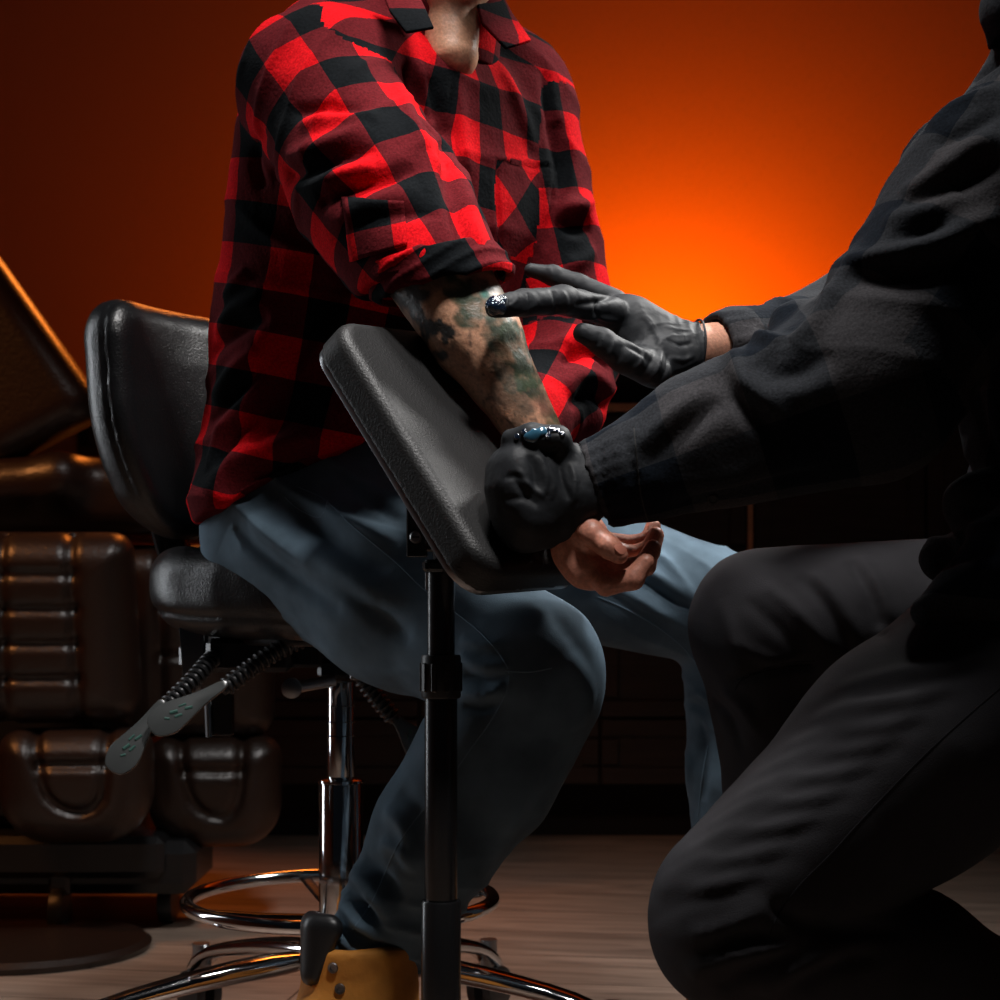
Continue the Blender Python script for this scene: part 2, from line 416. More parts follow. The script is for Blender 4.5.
def floor_mat():
    m = bpy.data.materials.new('wood_plank_floor'); m.use_nodes = True; nt = m.node_tree; N = nt.nodes; L = nt.links; b = N['Principled BSDF']
    tc = N.new('ShaderNodeTexCoord'); mp = N.new('ShaderNodeMapping'); mp.inputs['Rotation'].default_value = (0, 0, math.radians(8)); L.new(tc.outputs['Object'], mp.inputs[0])
    br = N.new('ShaderNodeTexBrick'); br.inputs['Scale'].default_value = 1; br.inputs['Brick Width'].default_value = 1.25; br.inputs['Row Height'].default_value = .19
    br.inputs['Mortar Size'].default_value = .0018; br.inputs['Color1'].default_value = srgb(172, 150, 134); br.inputs['Color2'].default_value = srgb(152, 132, 118); br.inputs['Mortar'].default_value = srgb(60, 46, 40)
    L.new(mp.outputs[0], br.inputs[0])
    m2 = N.new('ShaderNodeMapping'); m2.inputs['Scale'].default_value = (1.6, 13, 1); L.new(mp.outputs[0], m2.inputs[0])
    n = N.new('ShaderNodeTexNoise'); n.inputs['Scale'].default_value = 2.2; n.inputs['Detail'].default_value = 8; n.inputs['Distortion'].default_value = 1.6; L.new(m2.outputs[0], n.inputs[0])
    r = N.new('ShaderNodeMapRange'); r.inputs[1].default_value = .3; r.inputs[2].default_value = .7; r.inputs[3].default_value = .62; r.inputs[4].default_value = 1.25; L.new(n.outputs[0], r.inputs[0])
    mx = N.new('ShaderNodeVectorMath'); mx.operation = 'SCALE'; L.new(br.outputs[0], mx.inputs[0]); L.new(r.outputs[0], mx.inputs['Scale'])
    L.new(mx.outputs[0], b.inputs['Base Color']); b.inputs['Roughness'].default_value = .5
    return m
M['floor'] = floor_mat()
# ------------------------------------------------------------------ the room
WY = 4.95
struct(MB().box((0, 1.5, -.05), (3.2, WY-1.4, .05)).build('floor', M['floor'], smooth=False))
struct(MB().box((0, WY+.05, 1.35), (3.2, .05, 1.35)).build('wall_back', M['wall'], smooth=False))
struct(MB().box((-3.25, 1.5, 1.35), (.05, WY-1.4, 1.35)).build('wall_left', M['wall'], smooth=False))
struct(MB().box((3.25, 1.5, 1.35), (.05, WY-1.4, 1.35)).build('wall_right', M['wall'], smooth=False))
struct(MB().box((-1.93, WY-.01, .05), (1.27, .01, .05)).build('baseboard_back', M['dark'], smooth=False))

# cabinet run behind the people: carcass, drawer fronts, doors, tan edges
CY = 3.95
cx0, cx1 = P(222, 0, CY)[0], 2.1
ztop = P(0, 411, CY)[2]; zb = P(0, 785, CY)[2]
cab = empty('sideboard_cabinet', ((cx0+cx1)/2, CY+.2, 0), 'low dark wood cabinet with tan edges standing against the orange-lit wall behind the people', 'cabinet')
MB().box(((cx0+cx1)/2, CY+.17, (zb+ztop)/2), ((cx1-cx0)/2, .15, (ztop-zb)/2)).build('carcass', M['cabinet'], cab, smooth=False)
MB().box(((cx0+cx1)/2, CY+.19, zb/2), ((cx1-cx0)/2-.01, .1, zb/2)).build('plinth', M['dark'], cab, smooth=False)
xs = [P(x, 0, CY)[0] for x in (224, 420, 600, 747)]+[P(752, 0, CY)[0]]
def front(x0, x1, z0, z1, nm, hw=.0):
    m = MB(); m.box(((x0+x1)/2, CY+.008, (z0+z1)/2), ((x1-x0)/2-.003, .010, (z1-z0)/2-.003), b=.002)
    fr = .045
    for (a, b, c, d) in ((x0, x1, z1-fr, z1), (x0, x1, z0, z0+fr), (x0, x0+fr, z0+fr, z1-fr), (x1-fr, x1, z0+fr, z1-fr)):
        m.box(((a+b)/2, CY-.006, (c+d)/2), ((b-a)/2-.003, .006, (d-c)/2-.003), b=.002)
    return m.build(nm, M['cabinet'], cab)
zrow = [P(0, y, CY)[2] for y in (785, 718, 565, 415)]
for i in range(3):
    x0, x1 = xs[i], xs[i+1]
    for (a, b) in ((zrow[0], zrow[1]), (zrow[1], zrow[2]), (zrow[2], zrow[3])):
        f = front(x0, x1, a, b, 'drawer_front')
for (a, b) in ((753, 925), (925, 1090), (1090, 1260)):
    front(P(a, 0, CY)[0], P(b, 0, CY)[0], zrow[0], zrow[3], 'door_panel')
MB().box((P(749.5, 0, CY)[0], CY-.004, (zb+ztop)/2), (.0055, .012, (ztop-zb)/2)).build('divider_edge', M['tan_wood'], cab, label='narrow tan upright edge between the fronts')
MB().box(((cx0+cx1)/2, CY+.155, ztop+.008), ((cx1-cx0)/2+.01, .17, .009), b=.002).build('countertop', M['tan_wood'], cab, label='thin tan wood top edge')
# long black box unit standing on the cabinet
hz = P(0, 323, CY+.05)[2]
o = empty('black_ledge_box', ((cx0+cx1)/2, CY+.15, ztop+.018), 'long black box standing on the cabinet top in front of the orange-lit wall', 'box')
MB().box(((cx0+cx1)/2+.05, CY+.15, (ztop+.018+hz)/2), ((cx1-cx0)/2-.06, .09, (hz-ztop-.018)/2), b=.004).build('housing', M['dark'], o)
MB().box(((cx0+cx1)/2+.05, CY+.15, hz+.002), ((cx1-cx0)/2-.055, .095, .003)).build('lid', M['black_plastic'], o)
# small black wall box left of the stool
c = P(96, 433, WY-.03)
o = empty('wall_switch_box', (c[0], WY, c[2]), 'small square black box fixed to the wall left of the stool backrest', 'switch box')
MB().box((c[0]+.02, WY-.028, c[2]), (.07, .027, .065), b=.006).build('box_cover', M['dark'], o)
MB().box((c[0]+.02, WY-.058, c[2]), (.035, .006, .04), b=.003).build('rocker', M['black_plastic'], o)

# ------------------------------------------------------------------ brown leather tattoo recliner on the left
rec = empty('tattoo_recliner', (P(60, 0, 2.95)[0], 3.0, 0), 'brown leather reclining tattoo chair with ribbed leg rests at the left edge', 'chair')
def pad(name, px0, px1, py0, py1, Y, th, lean, grooves, rr=.05, yaw=0, mt='brown_leather', parent=None, taper=0, rib=.009):
    """upright cushion; grooves: list of polylines in unit coords (0..1, 0 top)"""
    c = P((px0+px1)/2, (py0+py1)/2, Y); s = Y/FPX
    W, H = (px1-px0)*s/2, (py1-py0)*s/2
    R = np.array(Matrix.Rotation(yaw, 3, 'Z') @ Matrix.Rotation(lean, 3, 'X'))
    gl = [np.array([[(u*2-1)*W, 0, (1-v*2)*H] for (u, v) in g]) for g in grooves]
    def f(p):
        q = (p-c)@R
        wx = q[:, 0]/(1+taper*q[:, 2]/H)
        r_ = np.where(q[:, 2] > 0, min(rr, .035), rr)
        d2 = np.abs(np.stack([wx, q[:, 2]], 1))-np.array([W, H])+r_[:, None]
        d2 = np.sqrt((np.maximum(d2, 0)**2).sum(1))+np.minimum(d2.max(1), 0)-r_
        er = th*.45
        a = np.maximum(d2+er, 0); b = np.maximum(np.abs(q[:, 1])-th/2+er, 0)
        d = np.sqrt(a*a+b*b)-er
        d = np.maximum(d, np.maximum(d2, np.abs(q[:, 1])-th/2)-.0)
        d = d-.01*np.clip(-d2/.06, 0, 1)
        for g in gl:
            dd = np.full(len(q), 9.)
            for i in range(len(g)-1):
                a0 = g[i]; ab = g[i+1]-a0
                qq = q*np.array([1, 0, 1]); t = np.clip(((qq-a0)@ab)/(ab@ab), 0, 1)
                dd = np.minimum(dd, np.linalg.norm(qq-a0-t[:, None]*ab, axis=1))
            d = d+rib*np.exp(-(dd/.009)**2)*(q[:, 1] < 0)
        return d
    r = math.hypot(W, H)+.06
    return sd(name, f, c-r, c+r, .005, M[mt], parent or rec)
lad = [[(.30, .0), (.30, 1)], [(.66, .0), (.70, 1)]]+[[(.30, v), (.69, v)] for v in (.2, .38, .56, .74)]
pad('leg_cushion', -45, 137, 532, 723, 2.75, .11, .12, lad, .045, yaw=.10, taper=-.04)
pad('leg_cushion', 116, 274, 545, 738, 2.95, .10, .12, [[(.3, 0), (.3, 1)], [(.7, 0), (.7, 1)], [(.3, .3), (.7, .3)], [(.3, .55), (.7, .55)]], .045, yaw=.1)
ush = [[(.25, 0), (.27, .25), (.30, .42), (.34, .54), (.40, .63), (.48, .68), (.56, .69), (.63, .65), (.68, .57), (.70, .45), (.71, .25), (.71, 0)], [(.28, .28), (.70, .28)]]
pad('foot_cushion', 2, 153, 728, 842, 2.75, .11, .05, ush, .085, yaw=.1, rib=.012)
pad('foot_cushion', 150, 281, 736, 846, 2.95, .10, .05, ush, .075, yaw=.1, rib=.010)
# seat block and armrest top behind the leg cushions
def seatf(p):
    a = rbox(p, P(20, 505, 3.15), (.33, .30, .065), .05)
    b = seg(p, P(-60, 492, 2.85), P(60, 480, 2.86), .045, .04); b = smin(b, seg(p, P(60, 480, 2.86), P(150, 520, 3.0), .04, .035), .03)
    return smin(a, b, .03)
sd('seat_cushion', seatf, P(-200, 600, 2.7)-.1, P(260, 400, 3.5)+.1, .007, M['brown_leather'], rec)
# backrest with the wing that hangs in from the left edge
def backf(p):
    c = P(-2, 340, 2.9); q = p-c
    R = np.array(Matrix.Rotation(math.radians(-27), 3, 'Y')); q = q@R
    W, H, T, r = .085, .20, .06, .05
    w = W*(1-.35*np.clip(q[:, 2]/H, -1, 1))
    d = np.stack([np.abs(q[:, 0])-w+r, np.abs(q[:, 1])-T+r, np.abs(q[:, 2])-H+r], 1)
    d = np.sqrt((np.maximum(d, 0)**2).sum(1))+np.minimum(d.max(1), 0)-r
    return d
sd('head_cushion', backf, P(-2, 340, 2.9)-.3, P(-2, 340, 2.9)+.3, .006, M['brown_leather'], rec)
def back2(p):
    return rbox(p, P(-150, 400, 3.15), (.2, .07, .33), .06, np.array(Matrix.Rotation(math.radians(-20), 3, 'Y')))
sd('backrest', back2, P(-150, 400, 3.15)-.5, P(-150, 400, 3.15)+.5, .01, M['brown_leather'], rec)
m = MB(); m.box((P(10, 0, 3.05)[0], 3.12, .30), (.2, .2, .13), b=.02); m.box((P(20, 0, 3.05)[0], 3.05, .13), (.30, .22, .035), b=.012); m.lathe((P(10, 0, 3.1)[0], 3.12, .12), [(.10, 0), (.10, .36)])
m.box(P(55, 860, 2.95)+np.array([0, 0, 0]), (.26, .10, .045), b=.02)
m.build('pedestal', M['black_metal'], rec)
for (x, y, Y) in ((168, 858, 2.95), (60, 885, 2.85), (-60, 885, 2.85), (100, 840, 3.3)):
    c = P(x, y, Y); c[2] = .04
    cs = MB().lathe(c-np.array([.014, 0, 0]), [(.02, 0), (.038, .002), (.040, .014), (.038, .026), (.02, .028)], axis=(1, 0, 0)).build('caster_wheel', M['black_plastic'], rec)
    MB().box(c+np.array([0, .01, .045]), (.018, .02, .022), b=.006).build('caster_fork', M['black_metal'], cs)
c = P(28, 915, 2.72); c[2] = .012
MB().lathe((c[0], c[1], 0), [(.19, 0), (.195, .01), (.185, .018), (.05, .024)], 64).build('floor_plate', M['brown_leather'], rec)
# steel bracket under the far cushion
c = P(230, 722, 2.9)

# ------------------------------------------------------------------ the stool
SY = 2.05
sc = P(341, 0, SY); SX = sc[0]
st = empty('saddle_stool', (SX, SY, 0), 'black leather swivel stool on a chrome star base that the plaid shirted man sits on', 'stool')
fd = nrm([.80, -.60, 0]); wd = nrm([.60, .80, 0])   # facing, across
seatc = P(322, 592, SY+.02)
RS = np.stack([fd, wd, np.array([0, 0, 1.])], 1)
def seat_sdf(p):
    q = (p-seatc)@RS
    x, y, z = q.T
    a = .180; b = .182-.03*np.clip(x/.2, 0, 1)
    sad = .018*(y/.2)**2+.022*np.clip(-x/.19, 0, 1)**2-.012
    z = z-sad
    rr = .12
    d2 = np.stack([np.abs(x)-a+rr, np.abs(y)-b+rr], 1)
    d2 = np.sqrt((np.maximum(d2, 0)**2).sum(1))+np.minimum(d2.max(1), 0)-rr
    th = .050; er = .045
    A = np.maximum(d2+er, 0); B = np.maximum(np.abs(z)-th+er, 0)
    d = np.minimum(np.maximum(d2, np.abs(z)-th), 0)*0+np.sqrt(A*A+B*B)-er
    d = d+.004*np.exp(-((z+.03)/.0035)**2)
    return d-.006*np.clip(-d2/.08, 0, 1)*(z > 0)
seat = sd('seat', seat_sdf, seatc-.26, seatc+.26, .0042, M['leather'], st, disp=lambda V, N: .0012*fbm(V*22))
MB().slab(rrect(.24, .24, .08), seatc-np.array([0, 0, .056]), fd, wd, (0, 0, 1), .014, .004).build('seat_pan', M['black_plastic'], st)
bc = P(202, 428, SY+.10)
def back_sdf(p):
    q = (p-bc)@RS
    x, y, z = q.T
    x = x-.9*(y**2)+.10*(z)        # wraps round the sitter, top leans back
    H = .142; W = .19*(1-.42*np.clip(-(z-.02)/.16, 0, 1)**1.8)
    rr = .055
    d2 = np.stack([np.abs(y)-W+rr, np.abs(z)-H+rr], 1)
    d2 = np.sqrt((np.maximum(d2, 0)**2).sum(1))+np.minimum(d2.max(1), 0)-rr
    th = .036; er = .030
    A = np.maximum(d2+er, 0); B = np.maximum(np.abs(x)-th+er, 0)
    d = np.sqrt(A*A+B*B)-er
    d = d+.0035*np.exp(-((x-.012)/.003)**2)
    return d-.006*np.clip(-d2/.07, 0, 1)
br = sd('backrest', back_sdf, bc-.27, bc+.27, .0042, M['leather'], st, disp=lambda V, N: .001*fbm(V*20))
# back post and bracket
pb = bc-fd*.055
MB().tube(smooth_path([pb+np.array([0, 0, .02]), pb-np.array([0, 0, .12])-fd*.01, seatc-fd*.17-np.array([0, 0, .075]), seatc-fd*.05-np.array([0, 0, .07])], 6), .016, 12, flat=wd, fk=.6).build('back_bar', M['black_metal'], st)
# mechanism: side plate, housing, bracket, brass pin
mech = MB()
mech.box(P(255, 655, SY), (.085, .04, .014), b=.004)
mech.box(P(225, 655, SY-.05)+np.array([.03, 0, 0]), (.05, .02, .02), b=.006)
mech.box(P(345, 668, SY), (.03, .035, .012), b=.005)
mech.build('mechanism_housing', M['black_metal'], st)
MB().slab([(-.04, .02), (-.03, .025), (.042, .012), (.047, -.008), (.03, -.012), (-.02, -.012)], P(356, 652, SY-.06), (1, 0, 0), (0, 0, 1), (0, 1, 0), .05, .003).build('mechanism_bracket', M['steel'], st)
MB().box(P(366, 672, SY-.075), (.018, .012, .009), b=.002).build('bracket_clip', M['steel'], st)
MB().tube([P(352, 668, SY-.093), P(373, 667, SY-.093)], .003, 10).build('pin', M['brass'], st, label='small brass pin')
MB().slab([(-.016, .055), (.016, .055), (.010, -.055), (-.008, -.05)], P(192, 660, SY-.05), (1, 0, 0), (0, 0, 1), (0, 1, 0), .006, .001).build('side_plate', M['steel'], st, label='vertical steel plate under the seat')
tc_ = MB().box(P(222, 712, SY-.02), (.013, .012, .028), b=.002).build('lower_bracket', M['black_metal'], st)
MB().tube([P(207, 690, SY-.04), P(209, 737, SY-.04)], .004, 10).build('thin_rod', M['steel'], st)
k = MB().lathe(P(292, 688, SY-.07), [(.006, -.004), (.012, 0), (.012, .006), (.006, .008)], 20, axis=(0, -1, 0)); k.tube([P(292, 688, SY-.06), P(335, 680, SY-.05)], .007, 12)
k.build('tilt_knob', M['steel'], st)
# ribbed levers with flat paddles
def lever(pts, tip, nm='height_lever', ribs=True):
    pp = smooth_path(pts, 10)
    lv = MB().tube(pp, .0075, 14).build(nm, M['black_plastic'], st)
    rb = MB()
    L = [0]; 
    for i in range(1, len(pp)): L.append(L[-1]+np.linalg.norm(pp[i]-pp[i-1]))
    n = int(L[-1]/.0075)
    for i in range(1, n):
        s = L[-1]*i/n; j = np.searchsorted(L, s)-1; j = max(0, min(j, len(pp)-2)); t = (s-L[j])/(L[j+1]-L[j])
        c = pp[j]*(1-t)+pp[j+1]*t; ax = nrm(pp[j+1]-pp[j])
        rb.lathe(c-ax*.0018, [(.0105, 0), (.0115, .0018), (.0105, .0036)], 14, axis=ax)
    rb.build('spring_ribs', M['black_plastic'], lv)
    if tip:
        a, b = tip; ax = nrm(b-a); L_ = np.linalg.norm(b-a); sdv = nrm(np.cross(ax, [0, -1, .35]))
        out = []
        for k2 in range(28):
            t = 2*math.pi*k2/28; u = -math.cos(t); w_ = math.sin(t)
            prof = 0.008+.0135*np.clip(.5+.9*u, 0, 1)**1.5
            if u < -.3: prof *= 1
            out.append(((u*.5+.5)*L_, math.copysign(abs(w_)**.6, w_)*prof))
        pd = MB().slab(out, a, ax, sdv, np.cross(ax, sdv), .006, .002).build('paddle', M['clear_plastic'], lv)
        nn = np.cross(ax, sdv); nn = nn if nn[1] < 0 else -nn
        g = MB()
        for (u, w0, u1, w1, rr_) in ((.48, -.004, .56, -.001, .0018), (.52, .003, .60, .005, .0014), (.62, -.005, .70, -.003, .0016), (.64, .001, .72, .004, .0020), (.76, -.002, .80, .002, .0014)):
            g.tube([a+ax*L_*u+sdv*w0+nn*.0028, a+ax*L_*u1+sdv*w1+nn*.0028], rr_, 6)
        g.build('printed_mark', M['green_print'], pd, label='worn green printed mark')
lever([P(215, 655, SY-.07), P(195, 678, SY-.10), P(165, 708, SY-.13)], (P(164, 700, SY-.135), P(112, 772, SY-.17)))
lever([P(330, 628, SY-.08), P(275, 652, SY-.10), P(222, 690, SY-.13)], (P(228, 682, SY-.14), P(150, 730, SY-.17)))
lever([P(355, 670, SY+.03), P(378, 700, SY+.04), P(395, 720, SY+.05)], (P(390, 712, SY+.05), P(425, 752, SY+.06)))
# gas column, footring, star base
def col_part(nm, r, z0, z1, m_, n=48):
    return MB().lathe((SX, SY, z0), [(r*.96, 0), (r, .002), (r, z1-z0-.003), (r*.93, z1-z0)], n).build(nm, m_, st)
zz = lambda y: P(0, y, SY)[2]
col_part('piston', .0165, zz(785), zz(680), M['chrome'])
for y in (706, 722, 736):
    MB().lathe((SX, SY, zz(y)), [(.0166, 0), (.0172, .0006), (.0166, .0012)], 40).build('piston_ring', M['black_metal'], st)
col_part('column_sleeve', .0265, zz(962), zz(781), M['chrome'])
MB().lathe((SX, SY, zz(783)), [(.0265, 0), (.028, .001), (.028, .004), (.018, .007)], 48).build('sleeve_cap', M['chrome'], st)
rz = zz(899); R_ = .183
MB().tube([(SX+R_*math.cos(a), SY+R_*math.sin(a), rz) for a in np.linspace(0, 2*math.pi, 97)[:-1]], .0085, 20, closed=True).build('foot_ring', M['chrome'], st)
for k in range(4):
    a = math.radians(200+k*90); d = np.array([math.cos(a), math.sin(a), 0])
    MB().tube([np.array([SX, SY, rz-.02])+d*.03, np.array([SX, SY, rz-.014])+d*.10, np.array([SX, SY, rz-.004])+d*(R_-.004)], .008, 8, flat=(0, 0, 1), fk=2).build('ring_spoke', M['black_metal'], st)
MB().lathe((SX, SY, rz-.045), [(.03, 0), (.036, .004), (.036, .026), (.028, .03)], 40).build('ring_hub', M['black_metal'], st)
hz_ = zz(966)
MB().lathe((SX, SY, hz_-.03), [(.035, 0), (.042, .01), (.04, .05), (.03, .055)], 48).build('base_hub', M['chrome'], st)
for ang in (202, 274, 346, 58, 130):
    a = math.radians(ang); d = np.array([math.cos(a), math.sin(a), 0]); Rb = .30
    c0 = np.array([SX, SY, 0])
    side = np.array([-d[1], d[0], 0]); V = []; F = []
    prof = [(.03, hz_+.012, .024, .030), (.12, hz_+.004, .021, .026), (.20, hz_-.012, .018, .022), (.26, hz_-.026, .018, .02), (.295, hz_-.044, .019, .02), (.315, hz_-.075, .017, .014)]
    n = 14
    for (r, z, w_, h_) in prof:
        for k in range(n):
            t = 2*math.pi*k/n
            up = np.array([0, 0, 1.]) if r < .28 else nrm(np.array([0, 0, 1.])+d*(1.2 if r < .3 else 3))
            V.append(c0+d*r*1.12+np.array([0, 0, z])+side*w_*math.copysign(abs(math.cos(t))**.6, math.cos(t))+up*h_*.5*math.copysign(abs(math.sin(t))**.8, math.sin(t)))
    for i in range(len(prof)-1):
        for k in range(n): F.append([i*n+k, i*n+(k+1) % n, (i+1)*n+(k+1) % n, (i+1)*n+k])
    F.append(list(range(n))); F.append([(len(prof)-1)*n+k for k in range(n)])
    MB().add(V, F).build('base_leg', M['chrome'], st, sub=1)
    c = c0+d*.336+side*.012; c[2] = .03
    w1 = MB().lathe(c-side*.006, [(.018, 0), (.029, .002), (.030, .008), (.029, .014), (.018, .016)], 28, axis=side)
    w1.lathe(c-side*.032, [(.018, 0), (.029, .002), (.030, .008), (.029, .014), (.018, .016)], 28, axis=side)
    cw = w1.build('caster', M['black_plastic'], st)
    MB().lathe(c0+d*.332+np.array([0, 0, .045]), [(.012, 0), (.012, .05)], 14).build('caster_stem', M['steel'], cw)

# ------------------------------------------------------------------ arm rest stand
Lh = None
AY = 1.66
Wv = nrm([.583, .81, .05]); Lv = np.array([.142, 0, -.230]); Lv[1] = -(Lv[0]*Wv[0]+Lv[2]*Wv[2])/Wv[1]
PL = np.linalg.norm(Lv); Lh = nrm(Lv); Nv = nrm(np.cross(Lh, Wv)); Nv = Nv if Nv[2] > 0 else -Nv
PWD = .205; PT = .036
TL = P(331, 315, AY-.02)
PC = TL+Lh*(PL*.5+.012)+Wv*(PWD/2)
RP = np.stack([Wv, Lh, Nv], 1)
stand = empty('armrest_stand', (P(443, 0, AY)[0], AY, 0), 'black tilted armrest pad on a telescopic pole standing in front of the jeans', 'armrest stand')
def pad_sdf(p):
    q = (p-PC)@RP; x, y, z = q.T
    W, H, rr = PWD/2, PL/2+.012, .036
    d2 = np.stack([np.abs(x)-W+rr, np.abs(y)-H+rr], 1)
    d2 = np.sqrt((np.maximum(d2, 0)**2).sum(1))+np.minimum(d2.max(1), 0)-rr
    zc = z+PT/2; er = .013
    A = np.maximum(d2+er, 0); B = np.maximum(np.abs(zc)-PT/2+er, 0)
    d = np.sqrt(A*A+B*B)-er
    d = np.where(z < -PT+.012, np.maximum(np.maximum(d2, np.abs(zc)-PT/2), -9), d)
    return d
sd('pad', pad_sdf, PC-.26, PC+.26, .003, M['pad_vinyl'], stand)
MB().slab(rrect(PWD-.004, PL+.02, .034), PC-Nv*(PT+.003), Wv, Lh, Nv, .007, .001).build('backing_board', M['steel'], stand, label='thin steel backing board with a bright edge')
ptop = P(441, 573, AY)
pX = ptop[0]
def pole(nm, r, y0, y1, m_=M['black_metal']):
    z0, z1 = P(0, y1, AY)[2], P(0, y0, AY)[2]
    return MB().lathe((pX, AY, z0), [(r*.95, 0), (r, .002), (r, z1-z0-.002), (r*.95, z1-z0)], 48).build(nm, m_, stand)
pole('upper_tube', .0135, 568, 700)
pole('middle_tube', .0160, 690, 905)
cl = pole('clamp_collar', .0195, 655, 698, M['black_plastic'])
g = MB()
for k in range(10):
    a = 2*math.pi*k/10
    g.box((pX+.0197*math.cos(a), AY+.0197*math.sin(a), P(0, 677, AY)[2]), (.0012, .0028, .014), R=np.array(Matrix.Rotation(a, 3, 'Z')), b=.0008)
g.build('collar_grip', M['black_plastic'], cl)
pole('lower_tube', .0195, 900, 1130)
ft = MB()
for ang in (30, 150, 270):
    d = np.array([math.cos(math.radians(ang)), math.sin(math.radians(ang)), 0])
    MB().tube([np.array([pX, AY, .05])+d*.01, np.array([pX, AY, .03])+d*.12, np.array([pX, AY, .014])+d*.24], .012, 12).build('foot', M['black_metal'], stand)
# bracket plates with bolt
bk = MB(); cb = P(417, 529, AY-.028)
bk.box(cb, (.010, .003, .027), b=.001)
bk.box(cb+np.array([.022, .004, -.006]), (.014, .010, .016), b=.002)
bk.box(P(434, 566, AY-.012), (.011, .012, .006), b=.003)
bk.box(P(450, 540, AY+.005), (.016, .022, .022), b=.003)
bk.build('tilt_bracket', M['black_metal'], stand)
bo = MB().lathe(cb+np.array([-.001, -.003, -.008]), [(.0062, 0), (.0062, .002), (.0048, .004), (.001, .0045)], 24, axis=(0, -1, 0)).build('bolt', M['steel'], stand, label='silver bolt head')
MB().box(cb+np.array([-.001, -.0085, -.008]), (.0035, .0008, .0007)).build('bolt_slot', M['dark'], bo)
MB().box(P(518, 584, AY+.05), (.018, .012, .006), b=.002).build('lower_clip', M['black_plastic'], stand)
MB().tube([P(426.5, 573, AY-.014), P(426.5, 590, AY-.014)], .0012, 8).build('release_pin', M['steel'], stand)
# ------------------------------------------------------------------ people: shared helpers
CAMV = Vector((0, 0, CAMH))
def bvh_of(V, F): return BVHTree.FromPolygons(V.tolist(), F.tolist())
def cast(bvh, px, py):
    d = Vector(P(px, py, 1.0))-CAMV; d.normalize()
    h = bvh.ray_cast(CAMV, d)
    return (np.array(h[0]), np.array(h[1])) if h[0] is not None else None
def on_surface(bvh, line, n=6):
    out = []
    for q in smooth_path([np.array([a, b, 0.]) for a, b in line], n):
        h = cast(bvh, q[0], q[1])
        if h is not None: out.append(h)
    return out
def folds(V, N, F, lines):
    """ridges (h>0) and creases (h<0) running over the cloth; width in metres"""
    bvh = bvh_of(V, F); D = np.zeros(len(V))
    for (line, w_, h_) in lines:
        hits = on_surface(bvh, line, 5)
        if len(hits) < 2: continue
        pts = np.array([h[0] for h in hits]); m = len(pts)
        lo = pts.min(0)-3*w_; hi = pts.max(0)+3*w_
        I = np.where(((V > lo) & (V < hi)).all(1))[0]
        if len(I) == 0: continue
        X = V[I]; best = np.full(len(I), 9.); bt = np.zeros(len(I))
        for i in range(m-1):
            a = pts[i]; ab = pts[i+1]-a; l2 = ab@ab
            if l2 < 1e-10 or l2 > .0036: continue
            t = np.clip(((X-a)@ab)/l2, 0, 1); d = np.linalg.norm(X-a-t[:, None]*ab, axis=1)
            u = d < best; best[u] = d[u]; bt[u] = (i+t[u])/(m-1)
        tap = np.clip(np.sin(np.pi*np.clip(bt, .0, 1)), 0, 1)**.6*.85+.15
        D[I] += h_*np.exp(-(best/w_)**2)*tap
    return D
def seam(name, V, F, line, r, m_, parent, lift=-.0004, dashed=False):
    hits = on_surface(bvh_of(V, F), line, 12)
    pts = [h[0]+h[1]*lift for h in hits]; runs = [[]]
    for p in pts:
        if runs[-1] and np.linalg.norm(p-runs[-1][-1]) > .05: runs.append([])
        if not runs[-1] or np.linalg.norm(p-runs[-1][-1]) > 1e-4: runs[-1].append(p)
    for rn in runs:
        if len(rn) > 4: MB().tube(rn, r, 6).build(name, m_, parent)
def ridged(p, d, wl, warp=1.0, wf=6, sharp=2.0):
    ph = (p@nrm(d))/wl+warp*vnoise(p*wf)
    return (1-np.abs(np.sin(np.pi*ph)))**sharp
def frame(fwd, up=(0, 0, 1)):
    f = nrm(fwd); r = nrm(np.cross(f, up)); u = np.cross(r, f)
    return np.stack([r, f, u], 1)      # columns: right, forward, up
def head_sdf(p, c, R):
    q = (p-c)@R
    d = ell(q, (0, -.012, .03), (.078, .098, .092))
    d = smin(d, ell(q, (0, .018, -.035), (.062, .070, .075)), .03)
    d = smin(d, seg(q, [0, .05, -.088], [0, .062, -.080], .022, .018), .03)     # chin
    for s in (-1, 1):
        d = smin(d, seg(q, [s*.055, -.01, -.05], [s*.022, .05, -.088], .014, .014), .02)   # jaw
        d = smax(d, -ell(q, (s*.032, .098, .012), (.017, .016, .011)), .012)
        d = smin(d, ell(q, (s*.032, .076, .012), (.0125, .0125, .0125)), .003)
        d = smin(d, seg(q, [s*.046, .080, .032], [s*.016, .093, .030], .005, .006), .008)
        d = smin(d, ell(q, (s*.078, -.004, .002), (.008, .019, .031)), .006)
    d = smin(d, seg(q, [0, .088, .015], [0, .112, -.022], .007, .011), .010)
    for s in (-1, 1): d = smin(d, ell(q, (s*.012, .097, -.026), (.008, .009, .007)), .006)
    d = smin(d, ell(q, (0, .086, -.053), (.024, .009, .006)), .005)
    d = smin(d, ell(q, (0, .083, -.064), (.021, .009, .007)), .005)
    return d
def hair_sdf(p, c, R):
    q = (p-c)@R
    d = ell(q, (0, -.018, .038), (.086, .106, .098))
    return smax(d, -(.9*(q[:, 2]-.012)-.8*(q[:, 1]-.030)+.02), .01)
